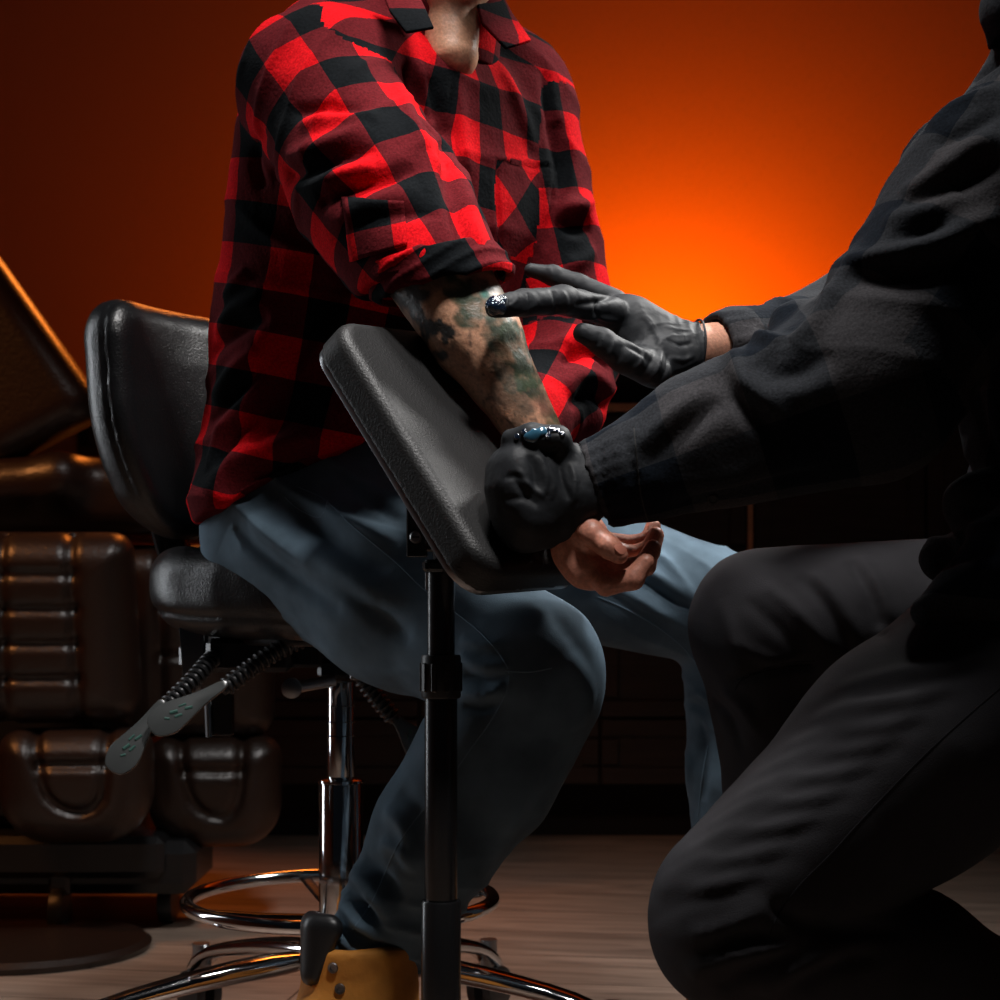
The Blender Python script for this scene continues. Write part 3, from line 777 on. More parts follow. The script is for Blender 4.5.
def part_uv(V, F, fc, parts):
    """parts: list of (sdf, frame origin, axis, front dir, radius scale); per-corner uv in metres"""
    D = np.stack([f(fc) for (f, *_ ) in parts], 1); k = D.argmin(1)
    UV = np.zeros((len(F), 4, 2))
    for i, (f, o, ax, fr, R_) in enumerate(parts):
        I = np.where(k == i)[0]
        if len(I) == 0: continue
        ax = nrm(ax); fr = nrm(np.asarray(fr)-ax*(np.dot(fr, ax))); sd_ = np.cross(ax, fr)
        q = V[F[I]]-o
        a = np.arctan2(q@sd_, q@fr)
        a = np.where(np.abs(a-a[:, :1]) > np.pi, a-np.sign(a-a[:, :1])*2*np.pi, a)
        UV[I, :, 0] = a*R_+.31*i; UV[I, :, 1] = q@ax+.17*i
    return UV, k

SKIN = np.array([.57, .30, .185]); SKIN2 = np.array([.55, .27, .18])

# ================================================================== the client in the plaid shirt
man = empty('person', (-.05, 1.98, 0), 'person in a red plaid shirt and blue jeans, seated with one tattooed forearm bare', 'person')
Fd = nrm([.45, -.89, 0]); Wd = nrm([.89, .45, 0])
E = ray_plane(428, 258, PC, Nv, .054); Wr = ray_plane(543, 446, PC, Nv, .027)
Ax = nrm(Wr-E); FL = np.linalg.norm(Wr-E)
shR, shL = P(312, 88, 1.87), P(517, 122, 2.05)
elL, wrL = P(570, 345, 2.02), P(500, 470, 1.84)
hipR, hipL = P(290, 530, 2.00), P(395, 520, 2.10)
knR, knL = P(528, 668, 1.76), P(733, 612, 2.10)
anR, anL = P(376, 950, 1.80), P(737, 925, 2.15)
Hc = P(452, -92, 1.93); HR = frame([.35, -.85, -.28])

# hand joints (palm up, fingers curled, thumb across)
pa, pb2 = P(560, 500, Wr[1]-.005), P(590, 560, 1.60)
HN = nrm([.25, -.75, .6])
def fing(*pts): return [P(*q) for q in pts]
cf = [fing((583, 562, 1.585), (606, 584, 1.575), (633, 579, 1.570), (646, 562, 1.572)),
      fing((590, 556, 1.605), (620, 571, 1.600), (645, 565, 1.598), (653, 548, 1.602)),
      fing((598, 548, 1.625), (630, 556, 1.625), (650, 551, 1.625), (656, 535, 1.63)),
      fing((604, 542, 1.65), (632, 546, 1.65), (650, 540, 1.65), (653, 527, 1.655))]
th = fing((572, 528, 1.585), (592, 534, 1.57), (608, 546, 1.562), (619, 555, 1.56))
def hand_c(p):
    d = seg(p, Wr, pa, .027, .028, HN, 1.35)
    d = smin(d, seg(p, pa, pb2, .030, .034, HN, 1.8), .015)
    d = smin(d, seg(p, P(590, 545, 1.61), P(604, 566, 1.61), .022, .020, HN, 1.4), .012)
    d = smin(d, seg(p, P(570, 545, 1.59), P(588, 565, 1.585), .017, .015), .012)     # heel of the hand
    d = smin(d, seg(p, P(563, 508, 1.60), th[1], .018, .013), .012)
    f = None
    for c, r in zip(cf, (.0102, .0100, .0098, .0092)):
        e = chain(p, c, [r*1.12, r*1.1, r, r*.82], kk=.003); f = e if f is None else np.minimum(f, e)
    d = smin(d, f, .003)
    return np.minimum(smin(d, chain(p, th, [.013, .0112, .0108, .0085]), .002), d)
mid = E+Ax*FL*.42
def body_c(p):
    sh = (shR+shL)/2
    d = seg(p, P(345, 500, 2.03), P(405, 220, 2.0), .13, .135, Fd, 1.5)
    d = smin(d, seg(p, shR, shL, .06, .055), .05)
    d = smin(d, seg(p, P(440, 70, 2.0), P(449, -40, 1.96), .058, .054), .03)
    d = smin(d, seg(p, P(449, 0, 1.925), P(452, 55, 1.905), .034, .03), .02)
    d = smin(d, head_sdf(p, Hc, HR), .02)
    d = smin(d, seg(p, shR, E, .060, .046), .03)
    arm = smin(seg(p, E, mid, .0585, .050, Nv, 1.12), seg(p, mid, Wr, .050, .0285, Nv, 1.2), .01)
    d = smin(d, arm, .015)
    d = np.minimum(d, hand_c(p)) if False else smin(d, hand_c(p), .006)
    d = smin(d, seg(p, shL, elL, .055, .042), .03); d = smin(d, seg(p, elL, wrL, .042, .028), .02)
    hd = nrm([-.1, -.25, -.8]); h0 = wrL+hd*.085
    d = smin(d, seg(p, wrL, h0, .03, .026, nrm([.3, -.9, .2]), 1.7), .01)
    for k in range(4):
        b = h0+np.array([(k-1.5)*.015, 0, 0])
        d = smin(d, chain(p, [b, b+hd*.03+np.array([0, .005, 0]), b+hd*.045+np.array([0, .02, 0])], [.009, .0085, .007]), .004)
    d = smin(d, chain(p, [wrL+hd*.02, wrL+hd*.05+np.array([.03, 0, 0]), wrL+hd*.08+np.array([.035, 0, 0])], [.013, .011, .009]), .006)
    for (h, k, a) in ((hipR, knR, anR), (hipL, knL, anL)):
        d = smin(d, seg(p, h, k, .085, .052), .03); d = smin(d, seg(p, k, a, .05, .034), .02)
        d = smin(d, seg(p, a, a+np.array([0, 0, -.05]), .032, .028), .02)
    return d
def body_colors(V, N):
    C = np.tile(SKIN, (len(V), 1))*(1+.10*fbm(V*40)[:, None])
    px, py = proj(V)
    q = V-E; a = (q@Ax)/FL
    onarm = (a > -.25) & (a < 1.2) & (np.linalg.norm(q-np.outer(q@Ax, Ax), axis=1) < .07)
    hand = (a > 1.02) & (px > 540) & (py > 470)
    C[hand] = np.array([.60, .25, .17])
    face = onarm & (N[:, 1] < .25)
    wob = np.stack([vnoise(V*60), vnoise(V*60+9), vnoise(V*150)*.5], 1)
    x = px+wob[:, 0]*6+wob[:, 2]*4; y = py+wob[:, 1]*6-wob[:, 2]*4
    T = np.zeros(len(V)); G = np.zeros(len(V))
    def blob(cx, cy, rx, ry, ang, s, g=0., edge=.25):
        c, s_ = math.cos(math.radians(ang)), math.sin(math.radians(ang))
        u = ((x-cx)*c+(y-cy)*s_)/rx; v = (-(x-cx)*s_+(y-cy)*c)/ry
        m = np.clip((1-np.sqrt(u*u+v*v))/edge, 0, 1)*s
        up = m > T; T[up] = m[up]; G[up] = g
    # upper grey figure near the cuff, its limbs and small marks
    for b in ((412, 288, 30, 20, -10, .85), (432, 282, 18, 14, 0, .8), (408, 315, 15, 24, 10, .75), (421, 318, 9, 26, -38, .85), (436, 328, 8, 10, 0, .9), (447, 333, 10, 7, 20, .92), (446, 341, 4, 8, 0, .9), (425, 342, 8, 14, -10, .75), (440, 357, 8, 7, 0, .75)):
        blob(*b)
    # dark green band running down the top of the arm
    for b in ((455, 290, 13, 22, -15, .75, .8), (468, 300, 16, 26, -25, .8, .7), (487, 300, 16, 20, -20, .65, 1.), (470, 318, 18, 14, 0, .7, .6), (500, 285, 10, 14, 0, .6, 1.), (512, 345, 20, 32, -28, .93, .6), (495, 335, 16, 18, 0, .82, .4), (528, 372, 16, 26, -30, .88, .7), (508, 372, 16, 26, -30, .66, .3), (542, 400, 12, 26, -30, .66, .5), (520, 400, 14, 22, -20, .5, .2), (553, 420, 8, 20, -20, .6, .9), (500, 395, 10, 22, -30, .45, .1), (520, 425, 8, 18, 30, .5, .3)):
        blob(*b)
    for b in ((478, 295, 20, 22, -30, .8, .5), (500, 325, 16, 22, -35, .8, .5), (520, 352, 15, 24, -32, .85, .4), (535, 385, 11, 24, -30, .7, .3), (548, 412, 8, 16, -30, .6, .4)): blob(*b)
    n1 = fbm(V*np.array([85, 85, 85]), 4); T = np.clip(T*np.clip(1.12+.95*n1, .4, 1.4), 0, .96)
    # fine drawn lines over the lower half
    ln = np.abs(vnoise(V*75)+.5*vnoise(V*170+5)); lines = np.clip(1-ln/.11, 0, 1)
    reg = np.clip(1-np.abs((x-(470+(y-330)*.55))/40.), 0, 1)*((y > 318) & (y < 445))
    T = np.maximum(T, lines*.85*np.clip(reg*2.2, 0, 1))
    hair = np.clip(1-np.abs(np.sin((px*1.25-py*.75)*.9+3*vnoise(V*50)))*3, 0, 1)*.22*onarm
    T = np.maximum(T*face, hair*face)
    ink = np.stack([.022+.0*G, .030+.030*G, .032-.006*G], 1)
    C = C*(1-T[:, None])+ink*T[:, None]
    col_hi = face*np.clip(1-np.sqrt(((x-487)/7)**2+((y-296)/9)**2), 0, 1)
    C = C*(1-col_hi[:, None])+np.array([.05, .22, .18])*col_hi[:, None]
    red = face*np.clip(1-np.sqrt(((x-540)/16)**2+((y-408)/10)**2), 0, 1)*.4
    C = C*(1-red[:, None])+np.array([.45, .13, .10])*red[:, None]
    lips = ((V-Hc)@HR); lm = np.exp(-((lips[:, 2]+.058)/.009)**2-((lips[:, 0])/.024)**2)*(lips[:, 1] > .06)
    C = C*(1-.5*lm[:, None])+np.array([.45, .12, .10])*.5*lm[:, None]
    return np.concatenate([C, np.ones((len(C), 1))], 1)
V, F = mesh_sdf(body_c, np.array([-.6, 1.45, .03]), np.array([.45, 2.35, 1.5]), .0026)
N = vnormals(V, F)
q = V-E; a_ = (q@Ax)
V = V+N*(.0012*fbm(V*55)*(1))[:, None]
tend = folds(V, N, F, [([(500, 330), (520, 380), (540, 430)], .006, .0012), ([(440, 330), (470, 380), (500, 430)], .006, -.001),
    ([(575, 548), (590, 556), (602, 556)], .0018, -.0016), ([(588, 575), (598, 566), (606, 560)], .0016, -.0014), ([(570, 520), (580, 540), (600, 560)], .002, -.0014)])
V = V+N*tend[:, None]
body = mk('body', V, F, M['skin'], man, col=body_colors(V, N), sub=0)
del V, F
t4 = th[-1]; tn = nrm(np.array([.25, -.85, .45]))
MB().slab(rrect(.010, .012, .0045), P(618, 553, 1.56)+tn*.0078, nrm(np.cross(tn, [.6, 0, -.6])), nrm([.6, .1, -.5]), tn, .0012, .0004).build('thumb_nail', M['nail'], body)
sd('hair', lambda p: hair_sdf(p, Hc, HR), Hc-.14, Hc+.14, .005, M['hair'], man, disp=lambda V, N: .004*vnoise(V*60))

# ---- plaid shirt
CA = nrm(Ax+np.array([-.28, .10, -.30])); CUF = E+Ax*.026
def sl_r(p):
    d = smin(seg(p, shR, (shR*.35+E*.65), .084, .080), seg(p, (shR*.35+E*.65), E+Ax*.02, .080, .069), .02)
    d = smin(d, seg(p, (shR*.5+E*.5)+np.array([-.012, 0, -.02]), E+np.array([-.02, 0, -.02]), .070, .050), .03)
    return smax(d, (p-CUF)@CA, .006)
def sl_lu(p): return seg(p, shL, elL, .074, .062)
def sl_ll(p): return smin(seg(p, elL+np.array([0, 0, -.01]), wrL, .060, .042), seg(p, P(566, 360, 2.0), P(572, 412, 1.98), .05, .04), .03)
SH0, SH1 = P(352, 470, 2.02), P(402, 210, 1.99)
def torso(p):
    d = seg(p, SH0, SH1, .178, .185, Fd, 1.42)
    d = smin(d, seg(p, P(258, 500, 1.98), P(262, 330, 1.98), .045, .035), .06)
    d = smin(d, seg(p, P(262, 330, 1.98), P(280, 140, 1.93), .045, .05), .05)
    d = smin(d, seg(p, P(222, 512, 1.98), P(262, 450, 1.98), .024, .055), .035)
    d = smin(d, seg(p, P(470, 440, 1.93), P(560, 430, 1.98), .085, .05), .05)
    d = smin(d, seg(p, shR+np.array([.02, 0, 0]), shL-np.array([.01, 0, 0]), .082, .072), .05)
    d = smin(d, seg(p, P(400, 30, 1.98), P(325, 50, 1.92), .055, .06), .04)
    d = smin(d, seg(p, P(470, 40, 2.02), P(520, 80, 2.05), .045, .055), .04)
    d = smin(d, seg(p, P(236, 505, 1.94), P(330, 440, 1.93), .046, .06), .04)
    hem = (p-P(200, 527, 1.98))@nrm(np.array([-(P(370, 448, 1.98)-P(200, 527, 1.98))[2], 0, (P(370, 448, 1.98)-P(200, 527, 1.98))[0]]))
    return smax(d, -hem, .008)
def shirt(p):
    d = smin(torso(p), sl_lu(p), .022); d = smin(d, sl_ll(p), .02)
    d = smax(d, -seg(p, P(438, 60, 1.97), P(449, -60, 1.93), .060, .064), .01)
    d = smax(d, -seg(p, P(453, 84, 1.80), P(447, -12, 1.86), .004, .052), .006)
    d = smin(d, sl_r(p), .012)
    inner = smin(seg(p, E-Ax*.01, mid, .0605, .052, Nv, 1.1), seg(p, mid, Wr, .052, .031), .01)
    inner = smax(inner, -((p-CUF)@CA+.022), .003)
    return smax(d, -inner, .003)
def shirt_disp(V, N):
    m1 = np.clip(.5+.9*vnoise(V*5), 0, 1)
    az = nrm(E-shR)
    sr = np.exp(-np.maximum(sl_r(V), 0)/.01)
    D = .006*m1*(ridged(V, [.35, .2, .9], .075, 1.1, 5, 2)-.35)*(1-sr)
    D += .005*(ridged(V, az*.9+np.array([.35, 0, .25]), .052, .8, 7, 2)-.35)*sr*np.clip(.6+vnoise(V*9), 0, 1)
    D += .0022*fbm(V*26)
    L = [  # right sleeve
     ([(292, 112), (325, 107), (362, 108)], .008, -.006), ([(300, 122), (340, 118), (380, 118)], .010, .005),
     ([(268, 178), (300, 172), (335, 158), (375, 148)], .009, -.009), ([(285, 160), (330, 142), (372, 128)], .011, .006), ([(300, 190), (340, 175), (375, 165)], .010, .006),
     ([(318, 205), (345, 190), (385, 180), (415, 168)], .009, -.008), ([(330, 225), (370, 205), (420, 190)], .012, .005),
     ([(262, 130), (255, 160), (262, 190)], .010, -.006), ([(355, 225), (395, 215), (440, 215)], .007, -.004),
     ([(392, 70), (408, 110), (425, 150)], .010, .006), ([(405, 60), (425, 105), (440, 160)], .010, -.010),
     # torso
     ([(222, 300), (235, 285), (248, 270)], .008, .006), ([(215, 335), (235, 310), (262, 300)], .010, .008), ([(213, 350), (240, 330), (268, 315)], .007, -.007),
     ([(212, 400), (235, 370), (258, 350)], .010, .008), ([(210, 420), (235, 395), (262, 365)], .007, -.007), ([(208, 470), (225, 430), (250, 395)], .010, .008), ([(218, 470), (235, 435), (256, 410)], .007, -.007),
     ([(210, 495), (228, 465), (270, 445), (330, 435)], .014, .009), ([(235, 500), (265, 475), (320, 455)], .014, -.008), ([(250, 440), (275, 400), (330, 280)], .020, -.012),
     ([(300, 380), (330, 330), (350, 290)], .014, .008), ([(340, 420), (370, 395), (400, 380)], .012, .006),
     ([(430, 75), (445, 130), (452, 200), (470, 250)], .010, -.008), ([(418, 60), (430, 120), (442, 170)], .010, .007),
     ([(458, 82), (462, 140), (468, 200), (485, 262)], .012, .005), ([(453, 84), (454, 140), (458, 200), (474, 262)], .004, -.004),
     ([(500, 60), (520, 110), (535, 150)], .010, .004), ([(545, 70), (550, 120), (560, 170)], .008, -.006), ([(557, 120), (565, 160), (560, 205)], .009, -.008),
     ([(497, 158), (525, 162), (556, 163)], .0025, .002), ([(497, 161), (525, 165), (556, 166)], .002, -.002), ([(557, 165), (552, 205), (545, 250)], .0025, -.003), ([(497, 162), (498, 205), (500, 245)], .0025, -.002),
     # left sleeve
     ([(560, 205), (578, 208), (592, 200)], .010, .009), ([(556, 222), (575, 228), (590, 226)], .008, -.008), ([(565, 265), (580, 262), (596, 250)], .009, .006),
     ([(560, 345), (585, 335), (606, 345)], .010, .008), ([(562, 362), (590, 352), (610, 368)], .007, -.008), ([(565, 385), (590, 375), (612, 392)], .010, .008), ([(570, 405), (592, 395), (610, 410)], .007, -.007), ([(560, 318), (580, 308), (600, 318)], .009, -.007)]
    return D+1.35*folds(V, N, SHF[0], L)
V, F = mesh_sdf(shirt, np.array([-.62, 1.5, .45]), np.array([.33, 2.32, 1.4]), .0040)
SHF = [F]; N = vnormals(V, F); V0 = V.copy(); V = V+N*shirt_disp(V, N)[:, None]
fc = V0[F].mean(1)
ta = nrm(SH1-SH0)
UV, kk_ = part_uv(V0, F, fc, [(torso, SH0, ta, Fd, .150), (sl_r, shR, nrm(E-shR), nrm([.5, -.6, .6]), .080), (sl_lu, shL, nrm(shL-elL), Fd, .07), (sl_ll, elL, nrm(wrL-elL), Fd, .06)])
# the chest pocket is cut on the bias
fx, fy = proj(fc); pk = (fx > 497) & (fx < 557) & (fy > 160) & (fy < 258) & (kk_ == 0) & (N[F[:, 0]]@Fd > .2)
c, s = math.cos(.72), math.sin(.72); u = UV[pk].copy(); UV[pk] = np.stack([u[..., 0]*c-u[..., 1]*s, u[..., 0]*s+u[..., 1]*c], -1)
sh = mk('shirt', V, F, M['plaid'], man, uv=UV, sub=1)
SV, SF = V, F
# sleeve placket tab and rolled cuff
def cuff(p):
    t = (p-CUF)@CA
    rad = seg(p, E-Ax*.05, E+Ax*.10, .074, .068)
    rad2 = seg(p, E-Ax*.05, E+Ax*.10, .0645, .0585)
    d = smax(rad, np.abs(t+.006)-.019, .008)
    return smax(d, -rad2, .004)
V, F = mesh_sdf(cuff, E-.14, E+.14, .003)
N = vnormals(V, F)
V = V+N*(.0030*(ridged(V, Ax, .016, .5, 14, 1.5)-.4)+.0012*fbm(V*40))[:, None]
UV, _ = part_uv(V, F, V[F].mean(1), [(cuff, CUF+Ax*.03, Ax, nrm([.5, -.6, .6]), .062)])
UV[..., 0] += .025
mk('rolled_cuff', V, F, M['plaid'], sh, uv=UV, sub=1, label='sleeve rolled up into a thick cuff above the tattoo')
bv = bvh_of(SV, SF)
def patch(name, poly, m_, parent, lift, uvrot, uvs=.0, nn=14, thick=.0018, off=(0, 0)):
    """a quad of cloth laid on the surface under the four picture corners"""
    A, B, C, D_ = [np.array(q, float) for q in poly]; V = []; UV = []
    for i in range(nn+1):
        for j in range(nn+1):
            u, v = i/nn, j/nn; q = (A*(1-u)+B*u)*(1-v)+(D_*(1-u)+C*u)*v
            h = cast(bv, q[0], q[1])
            if h is None: return None
            V.append(h[0]+h[1]*lift)
    V = np.array(V); n1 = nn+1
    F = np.array([[i*n1+j, (i+1)*n1+j, (i+1)*n1+j+1, i*n1+j+1] for i in range(nn) for j in range(nn)])
    wd_ = np.linalg.norm(V[nn*n1]-V[0]); ht = np.linalg.norm(V[nn]-V[0])
    ij = np.array([[i/nn*wd_, j/nn*ht] for i in range(n1) for j in range(n1)])
    c, s = math.cos(uvrot), math.sin(uvrot); ij = np.stack([ij[:, 0]*c-ij[:, 1]*s, ij[:, 0]*s+ij[:, 1]*c], 1)+np.array(off)
    o = mk(name, V, F, m_, parent, uv=ij[F])
    md = o.modifiers.new('t', 'SOLIDIFY'); md.thickness = thick; md.offset = 0
    return o
patch('sleeve_tab', [(343, 199), (404, 201), (408, 245), (352, 262)], M['plaid'], sh, .0022, .05, off=(.037, .052))
# collar: two pointed wings and a stand
def flap(name, poly, m_, parent, thick=.004, sub=2, uvrot=0., off=(0, 0)):
    V = np.array([P(*q) for q in poly]); F = [[0, 1, 2, 3]] if len(poly) == 4 else [[0, 1, 4, 5], [1, 2, 3, 4]]
    u = nrm(V[1]-V[0]); w_ = V[3]-V[0]; w_ = nrm(w_-u*(w_@u)); uv = np.stack([(V-V[0])@u, (V-V[0])@w_], 1)+np.array(off)
    Fa = np.array(F); o = mk(name, V, Fa, m_, parent, uv=uv[Fa])
    md = o.modifiers.new('t', 'SOLIDIFY'); md.thickness = thick; md.offset = 0
    m2 = o.modifiers.new('b', 'BEVEL'); m2.width = .0015; m2.segments = 2
    return o
flap('collar_wing', [(376, -22, 1.86), (390, 12, 1.79), (406, 33, 1.775), (434, 28, 1.775), (424, 6, 1.81), (404, -32, 1.88)], M['plaid'], sh, off=(.047, .047))
flap('collar_wing', [(472, -14, 1.92), (482, 24, 1.88), (506, 49, 1.88), (531, 41, 1.90), (512, 14, 1.93), (486, -34, 2.0)], M['plaid'], sh, off=(.047, .047))
def cstand(p):
    d = np.abs(seg(p, P(440, 60, 1.97), P(449, -60, 1.94), .066, .066))-.0025
    d = smax(d, (p-P(440, -8, 1.97))@nrm([0, .35, 1]), .003); d = smax(d, -seg(p, P(452, 80, 1.82), P(448, -30, 1.85), .010, .055), .004)
    return smax(d, -(p-P(440, 75, 1.97))[:, 2], .003)
V, F = mesh_sdf(cstand, P(440, 0, 1.97)-.16, P(440, 0, 1.97)+.16, .003)
UV, _ = part_uv(V, F, V[F].mean(1), [(cstand, P(440, 60, 1.97), (0, 0, 1), Fd, .066)])
mk('collar_stand', V, F, M['plaid'], sh, uv=UV)

# ---- blue jeans
def jeans(p):
    d = ell(p, P(345, 505, 2.05), (.135, .15, .13))
    tr = smin(seg(p, hipR, (hipR+knR)/2, .108, .098), seg(p, (hipR+knR)/2, knR, .098, .075), .03)
    lr = smin(seg(p, knR, knR*.42+anR*.58, .074, .068), seg(p, knR*.42+anR*.58, anR, .068, .056), .02)
    lr = smin(lr, seg(p, P(560, 705, 1.77), P(505, 790, 1.78), .040, .050), .03)
    tl = seg(p, hipL, knL, .105, .072)
    ll = smin(seg(p, knL, knL*.5+anL*.5, .066, .058), seg(p, knL*.5+anL*.5, anL, .058, .052), .02)
    d = smin(d, smin(tr, lr, .02), .05); d = smin(d, smin(tl, ll, .018), .04)
    d = smax(d, -(p[:, 2]-(anR[2]-.022)+.40*(p[:, 0]-anR[0])), .006)
    d = smax(d, -seg(p, anR+np.array([0, 0, -.05]), anR+np.array([0, 0, 0.01]), .050, .046), .004)
    d = smax(d, p[:, 2]-P(0, 425, 2.05)[2], .01)
    return d
def jeans_disp(V, N):
    kR = np.exp(-(np.linalg.norm(V-knR, axis=1)/.13)**2); kL = np.exp(-(np.linalg.norm(V-knL, axis=1)/.12)**2)
    hip = np.exp(-(np.linalg.norm(V-hipR, axis=1)/.20)**2)
    aR = np.exp(-((V[:, 2]-anR[2])/.075)**2); lo = np.clip((knR[2]-V[:, 2])/.1, 0, 1)
    D = .0016*fbm(V*20)
    D += .011*hip*(ridged(V, [.5, .4, .8], .055, .9, 6, 2)-.3)
    D += .007*aR*lo*(ridged(V, [.15, 0, 1], .032, .6, 9, 1.6)-.35)
    D += .005*kL*(ridged(V, [.5, 0, .8], .030, .8, 8, 2)-.3)
    L = [([(330, 470), (360, 490), (400, 520)], .010, -.006), ([(300, 487), (340, 520), (400, 545)], .012, .007), ([(290, 500), (330, 540), (390, 570)], .010, -.006),
      ([(250, 520), (300, 550), (380, 600)], .014, .007), ([(310, 565), (360, 600), (410, 640)], .012, -.006), ([(230, 525), (280, 570), (340, 610)], .01, -.006),
      ([(460, 655), (480, 665), (508, 668)], .006, .005), ([(462, 672), (485, 680), (508, 676)], .005, -.005), ([(460, 692), (485, 695), (505, 688)], .006, .005), ([(462, 705), (484, 708), (500, 702)], .005, -.004), ([(460, 640), (480, 645), (500, 645)], .006, .004),
      ([(568, 655), (585, 690), (575, 730)], .016, .005), ([(540, 600), (570, 635), (590, 670)], .012, -.003),
      ([(640, 548), (665, 560), (690, 590)], .006, .004), ([(610, 570), (650, 585), (680, 610)], .006, -.005), ([(620, 565), (655, 575), (690, 600)], .006, .004), ([(600, 580), (640, 600), (670, 620)], .006, .004), ([(655, 590), (675, 600), (695, 612)], .004, -.004),
      ([(680, 700), (700, 694), (712, 704)], .004, .004), ([(675, 712), (690, 705), (705, 712)], .004, -.004),
      ([(380, 845), (400, 850), (415, 870)], .007, .006), ([(362, 860), (385, 880), (400, 905)], .008, -.008), ([(352, 875), (372, 890), (385, 920)], .010, .010), ([(335, 900), (355, 915), (380, 940)], .010, .010), ([(340, 890), (362, 905), (385, 935)], .006, -.009), ([(330, 925), (350, 945), (390, 965)], .009, .008), ([(338, 920), (360, 938), (400, 955)], .005, -.007), ([(380, 955), (420, 965), (460, 955)], .010, -.006), ([(390, 975), (430, 975), (475, 968)], .010, .006),
      ([(400, 790), (420, 810), (425, 850)], .010, -.004), ([(385, 810), (405, 830), (410, 860)], .008, .005), ([(545, 740), (520, 800), (490, 860)], .016, .005),
      ([(683, 740), (690, 770), (686, 800)], .006, .004), ([(700, 720), (706, 760), (702, 800)], .006, -.004)]
    return D+1.35*folds(V, N, JF[0], L)
V, F = mesh_sdf(jeans, np.array([-.45, 1.5, .10]), np.array([.45, 2.4, .85]), .0042)
JF = [F]; N = vnormals(V, F); V = V+N*jeans_disp(V, N)[:, None]
jn = mk('jeans', V, F, M['denim'], man, sub=1)
for ln in ([(298, 487), (325, 500), (350, 524), (375, 545), (400, 566), (425, 590), (455, 612), (480, 632), (500, 655), (509, 674), (505, 695), (490, 722), (470, 750), (445, 785), (415, 820), (395, 850), (382, 880), (370, 905), (352, 930)],
           [(505, 671), (530, 672), (552, 668)], [(285, 497), (300, 510), (320, 517), (328, 500)]):
    seam('side_seam', V, F, ln, .0010, M['denim_stitch'], jn)
for ln in ([(598, 597), (620, 606), (650, 622), (675, 640), (690, 655), (700, 668)], [(708, 745), (702, 780), (698, 820), (694, 860), (690, 885)]):
    seam('leg_seam', V, F, ln, .0012, M['denim_stitch'], jn)
JV, JF2 = V, F

# ---- boots
def boot(name, a, toe, parent, m_, col_m, laces=True, label=None):
    toe = nrm([toe[0], toe[1], 0]); side = np.array([-toe[1], toe[0], 0]); g = np.array([a[0], a[1], 0]); top = a[2]
    h1 = min(top, .205)
    def f(p):
        d = seg(p, g+np.array([0, 0, h1+.02]), g+np.array([0, 0, .07]), .055, .050)
        d = smin(d, seg(p, g+np.array([.020, 0, h1-.01]), g+np.array([.025, 0, .07]), .046, .046), .03)
        d = smin(d, seg(p, g+toe*-.02+np.array([0, 0, .055]), g+toe*.16+np.array([0, 0, .052]), .040, .040, np.array([0, 0, 1.]), 1.0), .04)
        d = smin(d, seg(p, g+toe*.03+np.array([0, 0, .12]), g+toe*.15+np.array([0, 0, .055]), .034, .034), .03)
        d = smax(d, -(p[:, 2]-.022), .004); d = smax(d, p[:, 2]-(h1-.002), .006)
        return smax(d, -seg(p, g+np.array([0, 0, h1+.05]), g+np.array([0, 0, h1-.03]), .042, .040), .004)
    lo = g+np.array([-.27, -.27, 0]); hi = g+np.array([.27, .27, h1+.04])
    o = sd(name, f, lo, hi, .0038, m_, parent, disp=lambda V, N: .0015*fbm(V*40), label=label)
    pts = []
    for k in range(36):
        t = 2*math.pi*k/36; c = math.cos(t); r = .050 if c > 0 else .042
        pts.append((c*.135+.065, math.sin(t)*(.050 if c > -.1 else .042)))
    MB().slab(pts, g+np.array([0, 0, .014]), toe, side, (0, 0, 1), .028, .005).build('sole', M['sole'], o)
    t0 = g+toe*.048+np.array([0, 0, h1+.018]); t1 = g+toe*.056+np.array([0, 0, h1-.03])
    sd('tongue', lambda p: uni([seg(p, t0+side*k*.015-toe*abs(k)*.008, t1+side*k*.006-toe*abs(k)*.002, .015, .007, toe, 1.3) for k in (-1, 0, 1)], .012), t1-.07, t0+.07, .004, col_m, o, label='black padded tongue')
    if laces:
        bb = bvh_of(*mesh_sdf(f, lo, hi, .0038))
        for (x, y) in ((333, 968), (340, 989), (338, 1012), (330, 1034)):
            h = cast(bb, x, y)
            if h is not None: MB().lathe(h[0], [(.0030, 0), (.0058, .0005), (.0050, .0020), (.0028, .0018), (.0026, .0002)], 24, axis=h[1]).build('eyelet', M['steel'], o)
    return o
anb = P(352, 985, 1.78); anb[2] = .205
boot('boot', anb, (-.72, -.69), man, M['boot'], M['black_plastic'], label='tan lace-up work boot')
anb = anL.copy(); anb[2] = .15
boot('boot', anb, (.95, -.25), man, M['boot'], M['black_plastic'])

# ================================================================== the artist in black
art = empty('person', (.48, 1.75, 0), 'person in black jeans and black gloves kneeling and holding the tattooed arm', 'person')
aSL, aEL = P(1066, 105, 1.62), P(868, 392, 1.56)
aWL = P(592, 486, 1.60)
aSR, aER, aWR = P(1075, 120, 1.98), P(905, 335, 1.90), P(698, 350, 1.78)
aHL, aKL, aAL = P(1065, 625, 1.62), P(737, 908, 1.50), P(1060, 1040, 1.62)
aHR, aKR, aAR = P(1110, 620, 1.84), P(765, 622, 1.86), P(815, 965, 1.96)
aPV, aCH = P(1110, 590, 1.75), P(1160, 230, 1.80)
aFd = nrm([-.93, -.10, 0]); aHc = P(1100, -110, 1.72); aHR_ = frame([-.85, -.10, -.5])
def segs_arm(p, s, e, w_, r):
    return smin(seg(p, s, e, r[0], r[1]), seg(p, e, w_, r[1], r[2]), .02)
